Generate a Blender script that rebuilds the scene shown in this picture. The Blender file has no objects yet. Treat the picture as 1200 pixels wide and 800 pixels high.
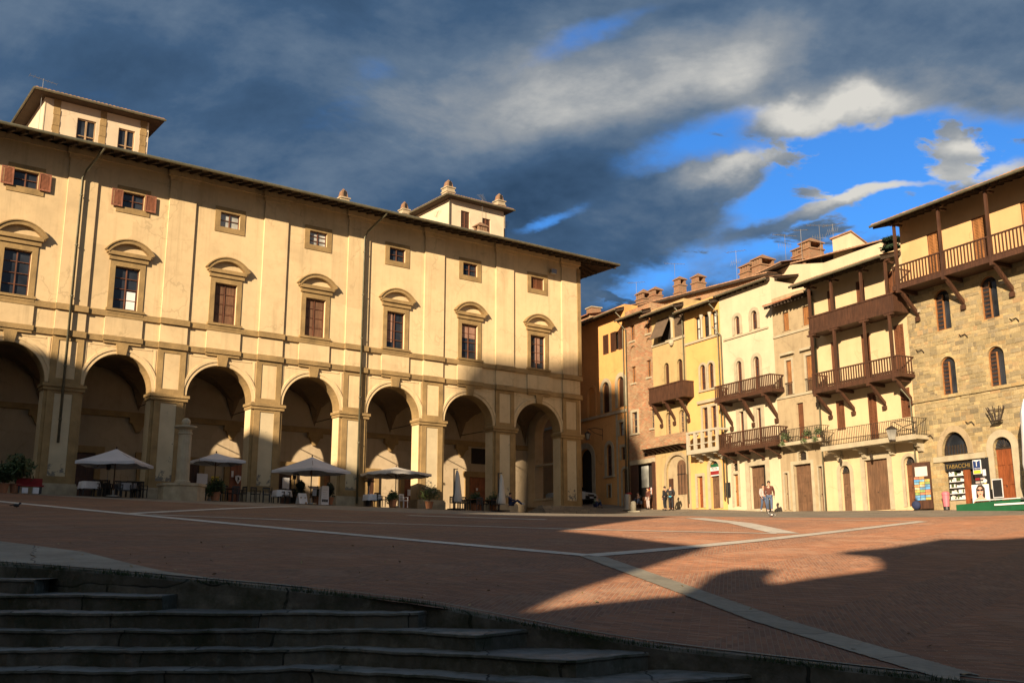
import bpy, bmesh, math, random
import numpy as np
from mathutils import Vector, Matrix
from mathutils.geometry import tessellate_polygon
random.seed(7); rng = np.random.default_rng(7)
R = math.radians
scene = bpy.context.scene
COL = scene.collection

# ------------------------------------------------------------------ camera model (eye at the origin, z up)
FPX, PITCH = 1200.0, R(12.3)
CP, SP = math.cos(PITCH), math.sin(PITCH)
def ray(x, y):
    d = 400 - y
    return Vector((x - 600, FPX*CP - d*SP, FPX*SP + d*CP))
cam = bpy.data.cameras.new('camera'); camo = bpy.data.objects.new('camera', cam); COL.objects.link(camo)
cam.sensor_width = 36; cam.lens = 36*FPX/1200; cam.clip_end = 3000; cam.clip_start = .05
camo.rotation_euler = (math.pi/2 + PITCH, 0, 0)
scene.camera = camo

# the two facades: palace (t = 60 m away) and the row of houses (q = 44 m away)
PA = R(53.3); PD = Vector((math.sin(PA), math.cos(PA), 0)); PN = Vector((-PD.y, PD.x, 0)); PT = 60.0; PZ = 3.78
RA = R(-27.0); RD = Vector((-math.sin(RA), -math.cos(RA), 0)); RN = Vector((-RD.y, RD.x, 0)); RQ = 44.0
P_ROT = math.atan2(PD.y, PD.x); R_ROT = math.atan2(RD.y, RD.x)
def pw(u, dep, h): return PD*u + PN*(PT+dep) + Vector((0, 0, PZ+h))
def rw(a, dep, z): return RD*a + RN*(RQ+dep) + Vector((0, 0, z))
def ppx(x, y, t=PT):
    r = ray(x, y); k = t/r.dot(PN); p = r*k; return p.dot(PD), p.z-PZ
def rpx(x, y, q=RQ):
    r = ray(x, y); k = q/r.dot(RN); p = r*k; return p.dot(RD), p.z

# ------------------------------------------------------------------ ground surface: thin-plate spline through surveyed heights
CT = []
for u in (-30, -10, 0, 8, 14, 20, 26, 32, 38, 44, 49): p = pw(u, -.6, -.06); CT.append((p.x, p.y, p.z))
for a, z in ((-33, 2.6), (-25, 2.2), (-10, 1.5), (5, .8), (-38.8, 2.84), (-46, 3.12), (-50, 3.28), (-55.2, 3.62), (-59, 3.83), (-63.1, 4.0), (-66.6, 4.35), (-73.5, 4.85), (-85, 5.5)):
    p = rw(a, -.2, z); CT.append(tuple(p))
CT += [(6.2, 83.8, 4.85), (4.6, 79.4, 4.25)]
KERB = [(-60, 34, 2.6), (-40, 26.3, 1.5), (-20, 19, .62), (-12, 16.1, .3), (-7.06, 14.35, .02), (-6.1, 13.9, -.03), (-4.07, 13.06, -.175), (-.96, 12.5, -.455), (.27, 11.85, -.665), (1.54, 11.2, -.836), (2.47, 10.8, -.914), (4.2, 9.9, -1.05), (8, 8.2, -1.25), (16, 5, -1.45), (40, -4, -1.6)]
CT += KERB
CT = np.array(CT, float); CXY = CT[:, :2]/40.0
def _k(r2): return np.where(r2 > 1e-12, .5*r2*np.log(np.maximum(r2, 1e-12)), 0)
_n = len(CT); _A = np.zeros((_n+3, _n+3))
_A[:_n, :_n] = _k(((CXY[:, None]-CXY[None])**2).sum(-1)) + np.eye(_n)*2e-4
_A[:_n, _n] = 1; _A[:_n, _n+1:] = CXY; _A[_n, :_n] = 1; _A[_n+1:, :_n] = CXY.T
_W = np.linalg.solve(_A, np.concatenate([CT[:, 2], [0, 0, 0]]))
def gz(x, y):
    x = np.atleast_1d(np.asarray(x, float))/40; y = np.atleast_1d(np.asarray(y, float))/40
    q = np.stack([x, y], -1); out = np.zeros(len(q))
    for i in range(0, len(q), 4000):
        s = q[i:i+4000]
        out[i:i+4000] = _k(((s[:, None]-CXY[None])**2).sum(-1)) @ _W[:_n] + _W[_n] + s @ _W[_n+1:]
    return out
def g1(x, y): return float(gz(x, y)[0])
def hit(x, y, lo=7.0, hi=110.0):
    r = ray(x, y); r = r/math.hypot(r.x, r.y)
    d = np.arange(lo, hi, .05); gap = d*r.z - gz(d*r.x, d*r.y)
    i = np.argmax(gap < 0) if (gap < 0).any() else int(np.argmin(gap))
    p = r*float(d[i]); return Vector((p.x, p.y, g1(p.x, p.y)))

# ------------------------------------------------------------------ materials
def newmat(name):
    m = bpy.data.materials.new(name); m.use_nodes = True
    nt = m.node_tree; return m, nt, nt.nodes['Principled BSDF']
def N(nt, t, **kw):
    n = nt.nodes.new(t)
    for k, v in kw.items(): setattr(n, k, v)
    return n
def c4(c): return (c[0], c[1], c[2], 1)
def sh(c, f): return tuple(min(1, v*f) for v in c)
def noise(nt, vec, scale, detail=5, rough=.55):
    n = N(nt, 'ShaderNodeTexNoise'); n.inputs['Scale'].default_value = scale; n.inputs['Detail'].default_value = detail; n.inputs['Roughness'].default_value = rough
    nt.links.new(vec, n.inputs['Vector']); return n.outputs['Fac']
def ramp(nt, fac, stops):
    r = N(nt, 'ShaderNodeValToRGB'); e = r.color_ramp.elements
    while len(e) < len(stops): e.new(.5)
    for i, (p, c) in enumerate(stops): e[i].position = p; e[i].color = c4(c)
    nt.links.new(fac, r.inputs['Fac']); return r.outputs['Color']
def mix(nt, fac, a, b, mode='MIX'):
    n = N(nt, 'ShaderNodeMix', data_type='RGBA', blend_type=mode)
    for s, v in ((n.inputs[0], fac), (n.inputs[6], a), (n.inputs[7], b)):
        if hasattr(v, 'is_output'): nt.links.new(v, s)
        elif isinstance(v, (int, float)): s.default_value = v
        else: s.default_value = c4(v)
    return n.outputs[2]
def math_(nt, op, a, b=None, c=None, clamp=False):
    n = N(nt, 'ShaderNodeMath', operation=op, use_clamp=clamp)
    for i, v in enumerate((a, b, c)):
        if v is None: continue
        if hasattr(v, 'is_output'): nt.links.new(v, n.inputs[i])
        else: n.inputs[i].default_value = v
    return n.outputs[0]
def bump(nt, b, h, strength=.3, dist=.02):
    n = N(nt, 'ShaderNodeBump'); n.inputs['Strength'].default_value = strength; n.inputs['Distance'].default_value = dist
    nt.links.new(h, n.inputs['Height']); nt.links.new(n.outputs[0], b.inputs['Normal'])
def mapping(nt, vec, scale=(1, 1, 1), rot=(0, 0, 0), loc=(0, 0, 0)):
    n = N(nt, 'ShaderNodeMapping'); n.inputs['Scale'].default_value = scale; n.inputs['Rotation'].default_value = rot; n.inputs['Location'].default_value = loc
    nt.links.new(vec, n.inputs['Vector']); return n.outputs[0]
def xz(nt, vec):
    s = N(nt, 'ShaderNodeSeparateXYZ'); c = N(nt, 'ShaderNodeCombineXYZ'); nt.links.new(vec, s.inputs[0])
    nt.links.new(math_(nt, 'ADD', s.outputs[0], s.outputs[1]), c.inputs[0]); nt.links.new(s.outputs[2], c.inputs[1]); return c.outputs[0]

def plain(name, c, rough=.7, var=.12, scale=4, metal=0, bumps=.15, bscale=40, dist=.01):
    m, nt, b = newmat(name); co = N(nt, 'ShaderNodeTexCoord').outputs['Object']
    f = noise(nt, co, scale)
    nt.links.new(ramp(nt, f, [(.25, sh(c, 1-var)), (.75, sh(c, 1+var))]), b.inputs['Base Color'])
    b.inputs['Roughness'].default_value = rough; b.inputs['Metallic'].default_value = metal
    if bumps: bump(nt, b, noise(nt, co, bscale, 3), bumps, dist)
    return m
def stucco(name, c, stain, amt=.5, streak=.35):
    """lime plaster: broad mottling, vertical rain streaks, patches of older coat"""
    m, nt, b = newmat(name); co = N(nt, 'ShaderNodeTexCoord').outputs['Object']
    big = noise(nt, co, .45, 6, .6); mid = noise(nt, co, 2.2, 6, .65)
    st = noise(nt, mapping(nt, co, (2.6, 2.6, .13)), 1.0, 5, .6)
    col = ramp(nt, big, [(.3, sh(c, .86)), (.5, c), (.72, sh(c, 1.1))])
    f2 = ramp(nt, mid, [(.5, (0, 0, 0)), (.8, (1, 1, 1))])
    col = mix(nt, math_(nt, 'MULTIPLY', f2, amt), col, stain)
    f3 = ramp(nt, st, [(.52, (0, 0, 0)), (.75, (1, 1, 1))])
    col = mix(nt, math_(nt, 'MULTIPLY', f3, streak), col, sh(stain, .8))
    # hairline cracks and squarish repair patches
    vo = N(nt, 'ShaderNodeTexVoronoi', feature='DISTANCE_TO_EDGE'); vo.inputs['Scale'].default_value = .42
    wn = N(nt, 'ShaderNodeTexNoise'); wn.inputs['Scale'].default_value = 1.3; wn.inputs['Detail'].default_value = 6; nt.links.new(co, wn.inputs['Vector'])
    wv = N(nt, 'ShaderNodeVectorMath', operation='MULTIPLY_ADD'); wv.inputs[1].default_value = (1.1, 1.1, 1.1); nt.links.new(wn.outputs['Color'], wv.inputs[0]); nt.links.new(co, wv.inputs[2]); nt.links.new(wv.outputs[0], vo.inputs['Vector'])
    ck = math_(nt, 'MULTIPLY', math_(nt, 'LESS_THAN', vo.outputs['Distance'], .012), ramp(nt, noise(nt, co, .3, 2), [(.5, (0, 0, 0)), (.56, (1, 1, 1))]))
    col = mix(nt, math_(nt, 'MULTIPLY', ck, .26), col, sh(stain, .55))
    pv = N(nt, 'ShaderNodeTexVoronoi', distance='CHEBYCHEV'); pv.inputs['Scale'].default_value = .38; nt.links.new(mapping(nt, co, (1, 1, .8), loc=(3.3, 1.1, .7)), pv.inputs['Vector'])
    ps = N(nt, 'ShaderNodeSeparateColor'); nt.links.new(pv.outputs['Color'], ps.inputs[0])
    col = mix(nt, math_(nt, 'MULTIPLY', math_(nt, 'GREATER_THAN', ps.outputs[0], .8), .22), col, sh(c, 1.18))
    col = mix(nt, math_(nt, 'MULTIPLY', math_(nt, 'LESS_THAN', ps.outputs[0], .12), .25), col, stain)
    nt.links.new(col, b.inputs['Base Color']); b.inputs['Roughness'].default_value = .9
    b.inputs['Specular IOR Level'].default_value = .2; b.inputs['Diffuse Roughness'].default_value = .5
    bump(nt, b, math_(nt, 'SUBTRACT', noise(nt, co, 14, 6, .7), ck), .25, .02)
    return m
def masonry(name, cols, mortar, bw, bh, msize=.012, rough=.9, horiz=False, rot=0, squash=1.0, noise_amt=.5, bstr=.5, extra=None):
    m, nt, b = newmat(name); co = N(nt, 'ShaderNodeTexCoord').outputs['Object']
    v = mapping(nt, co, rot=(0, 0, rot)) if horiz else xz(nt, co)
    wob = N(nt, 'ShaderNodeTexNoise'); wob.inputs['Scale'].default_value = 1.7; nt.links.new(v, wob.inputs['Vector'])
    va = N(nt, 'ShaderNodeVectorMath', operation='MULTIPLY_ADD'); va.inputs[1].default_value = (bw*.25,)*3
    nt.links.new(wob.outputs['Color'], va.inputs[0]); nt.links.new(v, va.inputs[2])
    br = N(nt, 'ShaderNodeTexBrick'); br.inputs['Scale'].default_value = 1; br.inputs['Brick Width'].default_value = bw; br.inputs['Row Height'].default_value = bh
    br.inputs['Mortar Size'].default_value = msize; br.inputs['Mortar Smooth'].default_value = .3; br.inputs['Bias'].default_value = 0
    br.inputs['Color1'].default_value = (0, 0, 0, 1); br.inputs['Color2'].default_value = (1, 1, 1, 1); br.inputs['Mortar'].default_value = (.5, .5, .5, 1)
    nt.links.new(va.outputs[0], br.inputs['Vector'])
    n = len(cols); tone = ramp(nt, br.outputs['Color'], [(i/(n-1), cc) for i, cc in enumerate(cols)])
    no = noise(nt, co, 1.1, 6, .65); no2 = noise(nt, co, 9, 5, .6)
    tone = mix(nt, noise_amt, tone, ramp(nt, no, [(.3, (.55, .5, .46)), (.7, (1.25, 1.2, 1.15))]), 'MULTIPLY')
    tone = mix(nt, .35, tone, ramp(nt, no2, [(.3, (.6, .6, .6)), (.7, (1.3, 1.3, 1.3))]), 'MULTIPLY')
    col = mix(nt, br.outputs['Fac'], tone, mortar)
    if extra: col = extra(nt, co, col)
    nt.links.new(col, b.inputs['Base Color']); b.inputs['Roughness'].default_value = rough; b.inputs['Specular IOR Level'].default_value = .25
    h = math_(nt, 'SUBTRACT', math_(nt, 'MULTIPLY', no2, .6), br.outputs['Fac'])
    h = math_(nt, 'ADD', h, math_(nt, 'MULTIPLY', br.outputs['Color'], .5))
    bump(nt, b, h, bstr, .02)
    return m
def wood(name, c, rough=.6):
    m, nt, b = newmat(name); co = N(nt, 'ShaderNodeTexCoord').outputs['Object']
    g = noise(nt, mapping(nt, co, (14, 14, 1.2)), 1, 6, .6); g2 = noise(nt, co, 2.0, 4)
    col = ramp(nt, g, [(.3, sh(c, .55)), (.55, c), (.8, sh(c, 1.45))])
    col = mix(nt, .5, col, ramp(nt, g2, [(.3, (.6, .6, .6)), (.7, (1.25, 1.2, 1.15))]), 'MULTIPLY')
    nt.links.new(col, b.inputs['Base Color']); b.inputs['Roughness'].default_value = rough
    bump(nt, b, g, .3, .01); return m

M = {}
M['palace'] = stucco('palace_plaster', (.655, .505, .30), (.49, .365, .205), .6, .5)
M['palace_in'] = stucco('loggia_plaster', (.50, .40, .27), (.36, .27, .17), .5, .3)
M['vault'] = stucco('dark_brown_vault_plaster', (.20, .14, .085), (.12, .085, .055), .5, .2)  # vault plaster, much darker and browner than the loggia walls
M['panel'] = stucco('pier_panel_plaster', (.60, .49, .31), (.25, .20, .14), .35, .3)
def panelmat():
    m, nt, b = newmat('pier_panel_peeling'); co = N(nt, 'ShaderNodeTexCoord').outputs['Object']
    col = ramp(nt, noise(nt, co, .7, 6, .6), [(.3, (.50, .41, .26)), (.7, (.64, .53, .34))])
    s = N(nt, 'ShaderNodeSeparateXYZ'); nt.links.new(co, s.inputs[0])
    lowz = math_(nt, 'SUBTRACT', 1.0, math_(nt, 'DIVIDE', s.outputs[2], 2.3), clamp=True)
    f = math_(nt, 'ADD', noise(nt, co, 2.6, 8, .7), math_(nt, 'MULTIPLY', lowz, .34))
    col = mix(nt, ramp(nt, f, [(.66, (0, 0, 0)), (.70, (1, 1, 1))]), col, (.20, .18, .145))
    nt.links.new(col, b.inputs['Base Color']); b.inputs['Roughness'].default_value = .9; bump(nt, b, f, .3, .03); return m
M['panel'] = panelmat()
M['pietra'] = plain('sandstone_trim', (.30, .20, .085), .9, .32, 1.3, bumps=.5, bscale=9, dist=.03)
M['plinth'] = plain('worn_plinth_stone', (.40, .33, .22), .9, .3, 2.0, bumps=.5, bscale=10, dist=.03)
M['turret_w'] = stucco('cream_render', (.66, .55, .40), (.60, .48, .32), .35, .2)
M['orange'] = stucco('orange_plaster', (.62, .33, .12), (.46, .25, .10), .5, .4)
M['olive'] = stucco('olive_plaster', (.42, .31, .15), (.30, .22, .11), .6, .4)
M['amber'] = stucco('amber_plaster', (.62, .365, .135), (.50, .30, .12), .35, .3)
M['cream'] = stucco('cream_plaster', (.56, .465, .325), (.47, .38, .25), .3, .25)
M['greyst'] = stucco('weathered_plaster', (.37, .29, .18), (.23, .17, .105), .85, .6)
M['yellow'] = stucco('yellow_plaster', (.57, .435, .26), (.50, .37, .2), .25, .25)
M['peach'] = stucco('peach_plaster', (.62, .40, .20), (.50, .33, .17), .3, .2)
M['stone_tr'] = plain('grey_limestone_trim', (.42, .36, .25), .9, .2, 2, bumps=.4, bscale=12, dist=.02)
M['white_st'] = plain('pale_limestone', (.42, .38, .29), .9, .12, 2, bumps=.3, bscale=12)
M['brick'] = masonry('old_brick_wall', [(.36, .13, .065), (.38, .22, .12), (.30, .15, .08), (.42, .29, .17), (.44, .15, .07)], (.40, .33, .22), .3, .1, .014, noise_amt=.9)
M['ashlar'] = masonry('sandstone_ashlar', [(.30, .24, .135), (.42, .33, .17), (.52, .41, .22), (.34, .28, .17), (.46, .33, .16), (.25, .21, .14)], (.44, .36, .21), .46, .215, .014, noise_amt=.8, bstr=.9)
def rubble():
    m, nt, b = newmat('rough_sandstone_blocks'); co = N(nt, 'ShaderNodeTexCoord').outputs['Object']; g = N(nt, 'ShaderNodeNewGeometry')
    col = ramp(nt, g.outputs['Random Per Island'], [(0, (.22, .185, .125)), (.2, (.32, .265, .16)), (.45, (.40, .325, .185)), (.7, (.30, .255, .175)), (.88, (.45, .365, .21)), (1, (.40, .28, .16))])
    col = mix(nt, .7, col, ramp(nt, noise(nt, co, .9, 6, .65), [(.3, (.62, .60, .57)), (.7, (1.22, 1.18, 1.1))]), 'MULTIPLY')
    col = mix(nt, .55, col, ramp(nt, noise(nt, co, 11, 6, .7), [(.3, (.6, .58, .55)), (.7, (1.3, 1.28, 1.25))]), 'MULTIPLY')
    nt.links.new(col, b.inputs['Base Color']); b.inputs['Roughness'].default_value = .92; b.inputs['Specular IOR Level'].default_value = .2
    bump(nt, b, noise(nt, co, 16, 6, .75), .6, .02); return m
M['rubble'] = rubble()
M['chim'] = masonry('chimney_brick', [(.33, .13, .065), (.27, .15, .085), (.37, .19, .10)], (.27, .21, .14), .26, .075, .012)
M['tile'] = plain('terracotta_tile', (.33, .19, .11), .9, .5, 2.5, bumps=.4, bscale=12)
M['tile_r'] = plain('red_terracotta_tile', (.36, .15, .075), .9, .4, 2.5, bumps=.4, bscale=12)
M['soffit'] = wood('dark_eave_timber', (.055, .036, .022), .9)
M['gutter'] = plain('copper_gutter', (.16, .15, .10), .5, .3, 3, .4)
M['wood_d'] = wood('dark_brown_timber', (.078, .034, .018))
M['wood_m'] = wood('chestnut_timber', (.17, .065, .028))
M['wood_r'] = wood('reddish_door_wood', (.26, .075, .025), .45)
M['wood_s'] = wood('sun_bleached_shutter_panel', (.17, .085, .045), .8)
M['wood_o'] = wood('orange_brown_shutter_wood', (.36, .16, .055))
M['wood_g'] = wood('weathered_door_wood', (.16, .085, .045), .8)
M['shut'] = wood('faded_russet_shutter', (.30, .12, .07))
M['frame_b'] = wood('brown_window_frame', (.15, .06, .032))
M['frame_t'] = wood('tan_window_frame', (.40, .27, .15))
M['iron'] = plain('wrought_iron', (.06, .045, .035), .6, .3, 8, .5, .2)
M['dark'] = plain('dark_interior', (.02, .015, .012), .9, .2, 3, bumps=0)
def glassm(name, c):
    m, nt, b = newmat(name); co = N(nt, 'ShaderNodeTexCoord').outputs['Object']
    nt.links.new(ramp(nt, noise(nt, co, .8, 2), [(.35, sh(c, .6)), (.65, sh(c, 1.5))]), b.inputs['Base Color'])
    b.inputs['Roughness'].default_value = .06; bump(nt, b, noise(nt, co, 1.5, 1), .12, .02); return m
M['glass'] = glassm('old_window_glass', (.022, .026, .034))
M['glass_l'] = glassm('curtained_window_glass', (.42, .43, .40))
M['awn'] = plain('brown_awning_canvas', (.13, .09, .06), .9, .2, 3)
M['lampg'] = glassm('frosted_lamp_glass', (.26, .25, .22))
M['curt'] = plain('faded_curtain', (.30, .17, .12), .9, .3, 3)
M['cloth'] = plain('white_table_linen', (.68, .68, .70), .9, .08, 5, bumps=.2)
M['canvas'] = plain('cream_parasol_canvas', (.60, .57, .52), .9, .08, 2, bumps=.15)
M['canvas_g'] = plain('grey_white_parasol_canvas', (.56, .56, .58), .9, .08, 2, bumps=.15)
M['green_p'] = plain('green_paint', (.012, .10, .04), .5, .15, 3)
M['white_p'] = plain('white_board_paint', (.74, .74, .76), .6, .05, 3)
M['black_p'] = plain('black_paint', (.018, .018, .02), .5, .2, 3)
M['leaf'] = plain('evergreen_leaf', (.035, .065, .018), .6, .5, 1.5, bumps=0)
M['leaf_l'] = plain('shrub_leaf', (.07, .10, .03), .6, .5, 1.5, bumps=0)
M['leaf_k'] = plain('dark_conifer_needle', (.016, .035, .014), .7, .5, 1.5, bumps=0)
M['bark'] = wood('rough_bark', (.10, .07, .045), .95)
M['pot'] = plain('terracotta_pot', (.34, .15, .075), .85, .2, 3)
M['red'] = plain('red_cloth', (.25, .015, .015), .8, .2, 4)
M['pink'] = plain('pink_plastic', (.62, .16, .2), .5, .1, 4)
M['blue_p'] = plain('blue_sign_enamel', (.02, .045, .16), .4, .1, 4)
M['yel_p'] = plain('yellow_sign_enamel', (.75, .55, .05), .4, .1, 4)
M['steel'] = plain('galvanised_steel', (.34, .33, .31), .45, .15, 6, .8)
M['car_w'] = plain('white_car_paint', (.70, .70, .70), .25, .03, 1, bumps=0)
M['rubber'] = plain('black_rubber', (.02, .02, .02), .8, .2, 5)
M['skin'] = plain('skin', (.48, .27, .18), .6, .08, 8, bumps=0)
for k, c in dict(hair=(.03, .02, .014), jeans=(.07, .10, .17), brownj=(.10, .032, .02), greytop=(.42, .36, .34), blackc=(.014, .014, .018), navy=(.018, .028, .08), sage=(.13, .16, .11), shoe=(.5, .46, .42), cyan=(.05, .42, .6)).items():
    M[k] = plain('cloth_'+k if k != 'hair' else 'dark_hair', c, .85, .2, 8, bumps=.1)
M['gold'] = plain('gilt_lettering', (.55, .38, .12), .4, .1, 4, .6)
M['aerial'] = plain('aerial_aluminium', (.22, .22, .21), .6, .1, 6, .3)

# paving ----------------------------------------------------------------
def brick_paving():
    m, nt, b = newmat('herringbone_brick_paving'); co = N(nt, 'ShaderNodeTexCoord').outputs['Object']
    outs = []
    for rot in (R(12), R(102)):
        v = mapping(nt, co, rot=(0, 0, rot)); br = N(nt, 'ShaderNodeTexBrick')
        for k, val in (('Scale', 1), ('Brick Width', .22), ('Row Height', .062), ('Mortar Size', .008), ('Mortar Smooth', .4), ('Bias', 0)): br.inputs[k].default_value = val
        br.inputs['Color1'].default_value = (0, 0, 0, 1); br.inputs['Color2'].default_value = (1, 1, 1, 1); br.inputs['Mortar'].default_value = (.5, .5, .5, 1)
        nt.links.new(v, br.inputs['Vector']); outs.append(br)
    # alternate laying direction in bands about 1.6 m wide
    w = N(nt, 'ShaderNodeTexWave', wave_type='BANDS', bands_direction='X'); w.inputs['Scale'].default_value = .1; w.inputs['Distortion'].default_value = 0
    nt.links.new(mapping(nt, co, rot=(0, 0, R(38))), w.inputs['Vector'])
    sel = math_(nt, 'GREATER_THAN', w.outputs['Fac'], .5)
    bc = mix(nt, sel, outs[0].outputs['Color'], outs[1].outputs['Color'])
    bf = math_(nt, 'ADD', math_(nt, 'MULTIPLY', outs[0].outputs['Fac'], math_(nt, 'SUBTRACT', 1, sel)), math_(nt, 'MULTIPLY', outs[1].outputs['Fac'], sel))
    tone = ramp(nt, bc, [(0, (.16, .075, .045)), (.3, (.24, .105, .056)), (.55, (.29, .132, .068)), (.8, (.20, .105, .072)), (1, (.33, .185, .115))])
    big = noise(nt, co, .22, 7, .65); mid = noise(nt, co, 1.6, 6, .65); fine = noise(nt, co, 30, 3)
    tone = mix(nt, .75, tone, ramp(nt, big, [(.3, (.62, .58, .58)), (.5, (1, .95, .92)), (.72, (1.3, 1.22, 1.15))]), 'MULTIPLY')
    tone = mix(nt, .6, tone, ramp(nt, mid, [(.3, (.62, .62, .62)), (.7, (1.3, 1.28, 1.25))]), 'MULTIPLY')
    tone = mix(nt, math_(nt, 'MULTIPLY', sel, .30), tone, (.115, .075, .058))
    pat = ramp(nt, noise(nt, co, .55, 3, .5), [(.60, (0, 0, 0)), (.63, (1, 1, 1))]); tone = mix(nt, math_(nt, 'MULTIPLY', pat, .28), tone, (.34, .22, .15))
    drt = ramp(nt, noise(nt, co, .9, 8, .72), [(.56, (0, 0, 0)), (.72, (1, 1, 1))]); tone = mix(nt, math_(nt, 'MULTIPLY', drt, .45), tone, (.10, .075, .06))
    col = mix(nt, math_(nt, 'MULTIPLY', bf, .55), tone, (.24, .19, .145))
    nt.links.new(col, b.inputs['Base Color']); b.inputs['Roughness'].default_value = .75; b.inputs['Specular IOR Level'].default_value = .3; b.inputs['Diffuse Roughness'].default_value = 1.0
    h = math_(nt, 'ADD', math_(nt, 'MULTIPLY', bc, .9), math_(nt, 'MULTIPLY', fine, .3)); h = math_(nt, 'SUBTRACT', h, bf)
    bump(nt, b, h, .8, .018); return m
M['paving'] = brick_paving()
M['flag'] = masonry('grey_flagstone', [(.20, .18, .15), (.28, .25, .20), (.24, .21, .17), (.32, .28, .22)], (.13, .115, .095), 1.1, .55, .012, .8, True, R(27), noise_amt=.6)
M['traver'] = masonry('pale_travertine_strip', [(.56, .52, .44), (.68, .63, .54), (.60, .56, .48)], (.26, .24, .20), 1.3, 40, .01, .75, True, R(40), noise_amt=.45)
M['traver2'] = masonry('grey_stone_band', [(.24, .225, .18), (.33, .31, .25), (.28, .26, .21)], (.12, .11, .095), 1.5, 40, .012, .75, True, R(66), noise_amt=.5)
def moss(nt, co, col):
    f = ramp(nt, noise(nt, co, 1.6, 7, .7), [(.42, (0, 0, 0)), (.62, (1, 1, 1))])
    col = mix(nt, math_(nt, 'MULTIPLY', f, .75), col, (.028, .036, .014))
    f = ramp(nt, noise(nt, co, 5, 7, .7), [(.56, (0, 0, 0)), (.7, (1, 1, 1))])
    return mix(nt, math_(nt, 'MULTIPLY', f, .5), col, (.26, .24, .19))
M['step'] = masonry('mossy_step_stone', [(.12, .115, .095), (.18, .17, .14), (.15, .14, .12)], (.035, .035, .03), 1.7, 5, .012, .85, False, noise_amt=.7, extra=moss, bstr=.9)
M['tread'] = masonry('worn_tread_stone', [(.18, .175, .16), (.26, .25, .225), (.22, .21, .19)], (.035, .035, .03), 1.6, 9, .014, .65, True, R(2), noise_amt=.9, bstr=.9, extra=lambda nt, co, col: mix(nt, math_(nt, 'MULTIPLY', ramp(nt, noise(nt, co, 2.4, 7, .7), [(.5, (0, 0, 0)), (.64, (1, 1, 1))]), .7), col, (.04, .045, .022)))
M['earth'] = plain('dusty_ground', (.12, .11, .09), .95, .3, .4, bumps=.3, bscale=5, dist=.03)

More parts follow.
